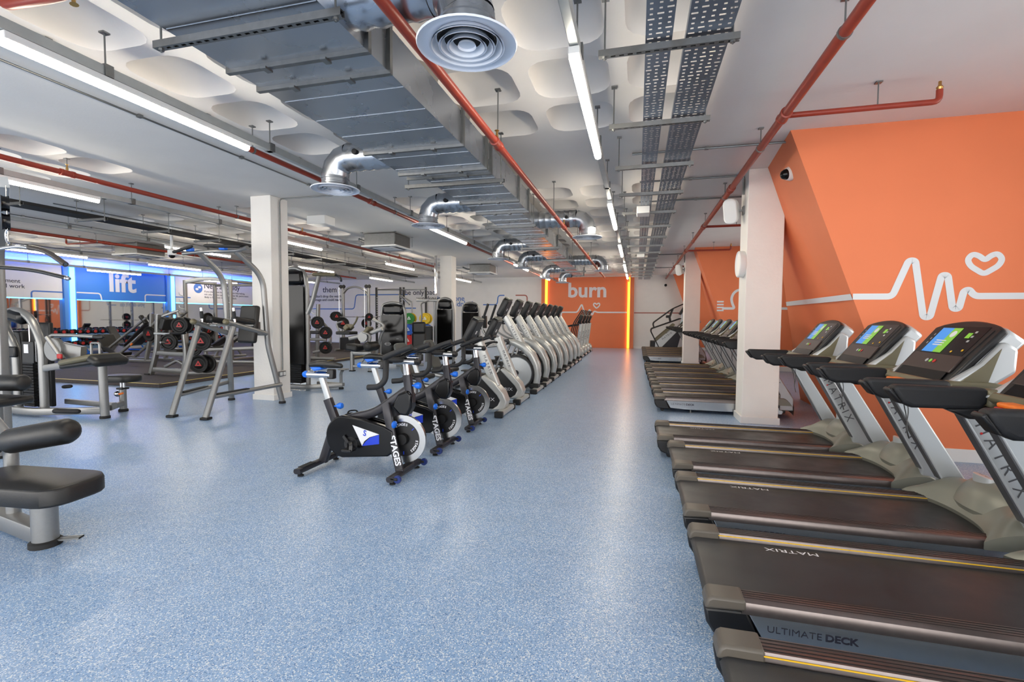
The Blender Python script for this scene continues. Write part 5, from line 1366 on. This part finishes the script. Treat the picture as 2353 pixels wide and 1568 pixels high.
# --- half rack with arched top, behind the dip station
def half_rack(x0, x1, y, h, label, plates=True):
    m = Mac('half_rack', label, 'gym rack', ((x0+x1)/2, y, ZP), 'half racks')
    for x in (x0, x1):
        m.rect('upright', [(x, y, ZP), (x, y, h)], .09, .09, 'silver', (1, 0, 0)); m.rect('upright', [(x, y+1.1, ZP), (x, y+1.1, h)], .09, .09, 'silver', (1, 0, 0))
        m.rect('side_rail', [(x, y, .14), (x, y+1.1, .14)], .08, .08); m.rect('side_rail', [(x, y, h-.05), (x, y+1.1, h-.05)], .07, .08)
        for k in range(7):
            z = .9+.2*k
            m.rect('bar_hook', [(x, y-.04, z), (x-.10, y-.12, z+.05), (x-.11, y-.13, z+.12)], .03, .03, 'silverl', fil=.02)
        for k in range(3):
            s = -1 if x == x0 else 1
            m.tube('plate_peg', [(x, y+.9, .55+.42*k), (x+.30*s, y+.9, .55+.42*k)], .024, 'steel')
            if plates: m.plate((x+.12*s, y+.9, .55+.42*k), (1, 0, 0), .21, .07)
    m.rect('top_beam', [(x0, y, h-.06), ((x0+x1)/2, y-.02, h+.06), (x1, y, h-.06)], .07, .12, 'silverl', fil=.5)
    m.rect('back_beam', [(x0, y+1.1, h-.1), (x1, y+1.1, h-.1)], .07, .08)
    bb = m.tube('barbell', [(x0-.55, y-.1, 1.25), (x1+.55, y-.1, 1.25)], .014, 'steel')
    return m
half_rack(-13.92, -12.16, 12.0, 2.62, 'silver half rack with arched top beam on the platform near the leg press')
def flat_bench(x, y, label, rz=0, inc=0):
    t = thing('weight_bench', label, 'bench', (x, y, ZP), rz, 'weight benches')
    MB().path([(-.6, 0, .1), (.6, 0, .1)], .08, .07, r=.015).build('spine', 'silver', t, smooth=45)
    for xx in (-.58, .58):
        MB().path([(xx, -.3, .03), (xx, .3, .03)], .07, .06, r=.015).build('foot_bar', 'silver', t, smooth=45)
        MB().path([(xx*.8, 0, .08), (xx*.55, 0, .36)], .06, .07, (1, 0, 0), r=.015).build('leg', 'silver', t, smooth=45)
    rot = MX.Rotation(R(-inc), 3, 'Y')
    MB().box(V((-.15, 0, .42))+rot @ V((.35, 0, 0)), (.78, .28, .08), rot).build('back_pad', 'vinyl', t, bevel=.03, seg=3)
    MB().box((-.42, 0, .42), (.36, .28, .08)).build('seat_pad', 'vinyl', t, bevel=.03, seg=3)
    return t
flat_bench(-12.9, 12.6, 'weight bench inside the half rack near the leg press', R(80), 30)
# --- low grey sled frame with plates seen between the dip station legs
m = Mac('t_bar_machine', 'low silver t-bar frame with a loaded plate behind the dip station', 'gym machine', (-10.9, 10.9, ZP))
m.rect('long_beam', [(-11.9, 10.8, .52), (-10.3, 11.0, .60), (-10.0, 11.05, .56)], .08, .10, fil=.1); m.rect('low_beam', [(-11.9, 10.9, .18), (-10.1, 11.1, .2)], .07, .08)
m.rect('end_post', [(-10.05, 11.05, ZP), (-10.0, 11.05, .62)], .08, .08, 'silver', (1, 0, 0)); m.rect('end_post', [(-11.9, 10.85, ZP), (-11.9, 10.85, .6)], .08, .08, 'silver', (1, 0, 0))
m.pad('chest_board', (-11.3, 10.9, .82), (.7, .3, .08), (0, -28, 0), 'charcoal', .03)
m.plate((-9.95, 10.85, .38), (.3, -1, 0), .24, .07); m.plate((-9.78, 10.95, .33), (.3, -1, 0), .24, .06)

# --- plate-loaded machine beyond the left column, right side
m = Mac('plate_loaded_press', 'plate-loaded press with stacked black plates just right of the left column', 'gym machine', (-10.1, 13.4, ZP))
m.rect('mast', [(-10.3, 13.6, ZP), (-10.15, 13.5, 1.9)], .09, .11, 'silver', (0, 1, 0))
m.rect('curved_arm', [(-10.15, 13.3, 1.45), (-9.75, 13.3, 1.25), (-9.55, 13.3, .85), (-9.62, 13.3, .45), (-10.2, 13.3, .32)], .08, .09, 'silver', (0, 1, 0), fil=.3)
m.rect('seat_beam', [(-10.6, 13.3, .75), (-9.7, 13.3, .74)], .07, .09); m.rect('seat_beam', [(-10.6, 13.3, 1.38), (-10.0, 13.3, 1.38)], .06, .07)
m.pad('seat', (-10.1, 13.25, .98), (.55, .34, .10), mm='charcoal'); m.rect('base', [(-10.7, 13.3, .13), (-9.4, 13.3, .13)], .09, .09)
for c in ((-9.85, 13.05, 1.30), (-9.55, 13.05, .98), (-9.6, 13.1, .50)): m.plate(c, (.3, -1, 0), .2, .08)
for k in range(6): m.rect('bar_hook', [(-10.2, 13.45, 1.0+.14*k), (-10.32, 13.4, 1.03+.14*k), (-10.34, 13.4, 1.09+.14*k)], .03, .03, 'silverl', fil=.02)

# --- smith machine with arched top
m = Mac('smith_machine', 'silver smith machine with arched top beam against the back wall side', 'gym rack', (-11.4, 17.5, ZP))
for x in (-11.95, -10.75):
    m.rect('upright', [(x, 17.5, ZP), (x, 17.5, 2.70)], .09, .11, 'silver', (1, 0, 0)); m.tube('guide_rod', [(x-.12, 17.4, ZP), (x-.12, 17.4, 2.7)], .014, 'chrome')
    for s in (-1, 1): MB().lathe([(.07, -.03), (.08, 0), (.07, .03)], V((x+.07*s, 17.45, 2.74))-m.o, (0, 1, 0), 18).build('pulley', 'blackgloss', m.t)
    m.rect('foot_rail', [(x, 16.9, .12), (x, 18.2, .12)], .08, .08)
m.rect('arch_beam', [(-11.95, 17.5, 2.45), (-11.75, 17.5, 2.68), (-11.35, 17.5, 2.75), (-10.95, 17.5, 2.62), (-10.75, 17.5, 2.35)], .07, .12, 'silver', (0, 1, 0), fil=.3)
m.tube('smith_bar', [(-12.5, 17.35, 1.48), (-10.3, 17.35, 1.48)], .016, 'steel')
for c, r in (((-12.2, 17.3, 1.5), .20), ((-12.12, 17.3, 1.5), .20), ((-10.6, 17.3, 1.48), .16), ((-11.62, 17.0, 1.22), .24)): m.plate(c, (.5, -1, 0), r, .07)
m.pad('step_grille', (-11.3, 17.0, .4), (.7, .4, .5), (0, 0, 0), 'black', .03)

# --- black power rack
m = Mac('power_rack', 'tall black power rack frame with silver pull-up bars before the slogan', 'gym rack', (-10.05, 18.5, ZP))
for x, y, h in ((-10.97, 18.5, 2.76), (-10.3, 19.7, 2.84), (-9.82, 18.5, 2.76), (-9.2, 19.7, 2.84)):
    u = m.rect('upright', [(x, y, ZP), (x, y, h)], .08, .08, 'black', (1, 0, 0))
    if y < 19: 
        for k in range(16): m.box('peg_hole', (x+.035, y-.05, .8+.1*k), (x+.055, y-.035, .84+.1*k), 'silverl', .0, u)
for a, b in (((-10.97, 18.5, 2.68), (-9.82, 18.5, 2.68)), ((-10.3, 19.7, 2.72), (-9.2, 19.7, 2.72)), ((-10.97, 18.5, 2.66), (-10.3, 19.7, 2.72)), ((-9.82, 18.5, 2.66), (-9.2, 19.7, 2.72))): m.tube('top_bar', [a, b], .025, 'silver')
m.rect('spotter_arm', [(-9.78, 18.45, 2.35), (-9.15, 18.0, 2.0)], .05, .05, 'silver')
m.tube('barbell', [(-11.6, 18.35, 1.5), (-9.2, 18.35, 1.5)], .014, 'steel')
for c in ((-11.35, 18.3, 1.2),): m.plate(c, (.2, -1, 0), .22, .07)

# --- bumper plate tree with coloured plates
m = Mac('bumper_plate_rack', 'plate tree holding green, yellow, blue and red bumper plates', 'plate rack', (-8.8, 18.0))
for x in (-9.13, -8.42): m.tube('post', [(x, 18.2, .03), (x, 18.2, 2.15)], .025, 'silver'); m.foot(x, 18.2)
m.rect('base', [(-9.3, 18.2, .04), (-8.2, 18.2, .04)], .08, .06); m.rect('top_arm', [(-9.13, 18.2, 2.1), (-9.8, 18.3, 2.45)], .05, .05)
for x, z, mm in ((-9.13, 1.43, 'green'), (-8.42, 1.43, 'yellowp'), (-9.18, .97, 'bluep'), (-8.40, .97, 'bluep'), (-9.2, .52, 'redp'), (-8.4, .52, 'redp')):
    m.plate((x, 17.93, z), (.18, -1, 0), .23, .09, hub='silverl', mm=mm); m.plate((x+.03, 18.06, z), (.18, -1, 0), .23, .08, hub='silverl', mm='yellowp' if mm == 'green' else mm)
    m.tube('peg', [(x, 18.2, z), (x-.06, 17.75, z)], .02, 'steel')

# ================================================================== dumbbell rack along the mirrors
rk = Mac('dumbbell_rack', 'long two-tier blue-grey dumbbell rack along the mirrors', 'rack', (-19.7, 14.0, ZP))
M['rackblue'] = mat('blue_grey_rack', S(86, 120, 150), .4)
for z, dx in ((.80, 0), (.38, .12)):
    rk.box('shelf', (-19.98+dx, 10.4, z-.03), (-19.4+dx, 18.9, z), 'rackblue', .006)
    rk.box('shelf_lip', (-19.41+dx, 10.4, z-.10), (-19.39+dx, 18.9, z+.0), 'rackblue', .004)
for y in (10.474, 12.742, 14.758, 16.774, 18.79):
    rk.rect('rack_leg', [(-19.27, y, ZP+.04), (-19.9, y, .78)], .045, .045, 'blueplastic', (0, 1, 0)); rk.rect('rack_foot', [(-20.1, y, ZP+.027), (-19.2, y, ZP+.027)], .06, .05, 'blueplastic')
def make_dumbbell():
    t = thing('dumbbell', 'x', 'dumbbell')
    for s in (-1, 1):
        h = MB().lathe([(.05, 0), (.082, .004), (.09, .015), (.09, .085), (.082, .096), (.055, .1)], (s*.08, 0, 0), (s, 0, 0), 18).build('head', 'iron', t)
        MB().lathe([(.056, .1005), (.052, .106), (.001, .107)], (s*.08, 0, 0), (s, 0, 0), 16, cap=False).build('red_cap', 'redplastic', h)
    MB().cyl((-.085, 0, 0), (.085, 0, 0), .017, 10).build('handle', 'chrome', t)
    return t
db = None
NUM = ORD + ['fifteenth', 'sixteenth', 'seventeenth', 'eighteenth', 'nineteenth', 'twentieth'] + ['twenty-'+w for w in ORD[:9]] + ['thirtieth'] + ['thirty-'+w for w in ORD[:9]]
for tier, (z, dx) in enumerate(((.892, 0), (.472, .12))):
    for k in range(33):
        y = 10.6+.252*k; lab = 'red-capped dumbbell on the %s tier, %s counted from the near end' % (('upper', 'lower')[tier], NUM[k])
        if db is None:
            db = make_dumbbell(); db.location = (-19.66, y, z); db['label'] = lab; db['group'] = 'dumbbells on the rack'
        else: dup(db, (-19.66+dx, y, z), 0, lab)
# benches seen between the racks and the mirrors
for k, (x, y) in enumerate(((-17.3, 12.3), (-17.3, 14.2), (-17.3, 16.1))):
    flat_bench(x, y, 'incline bench before the dumbbell rack, %s from the camera' % ORD[k], R(180), 55)
half_rack(-16.9, -15.4, 18.6, 2.5, 'silver half rack deep on the platform near the back wall')
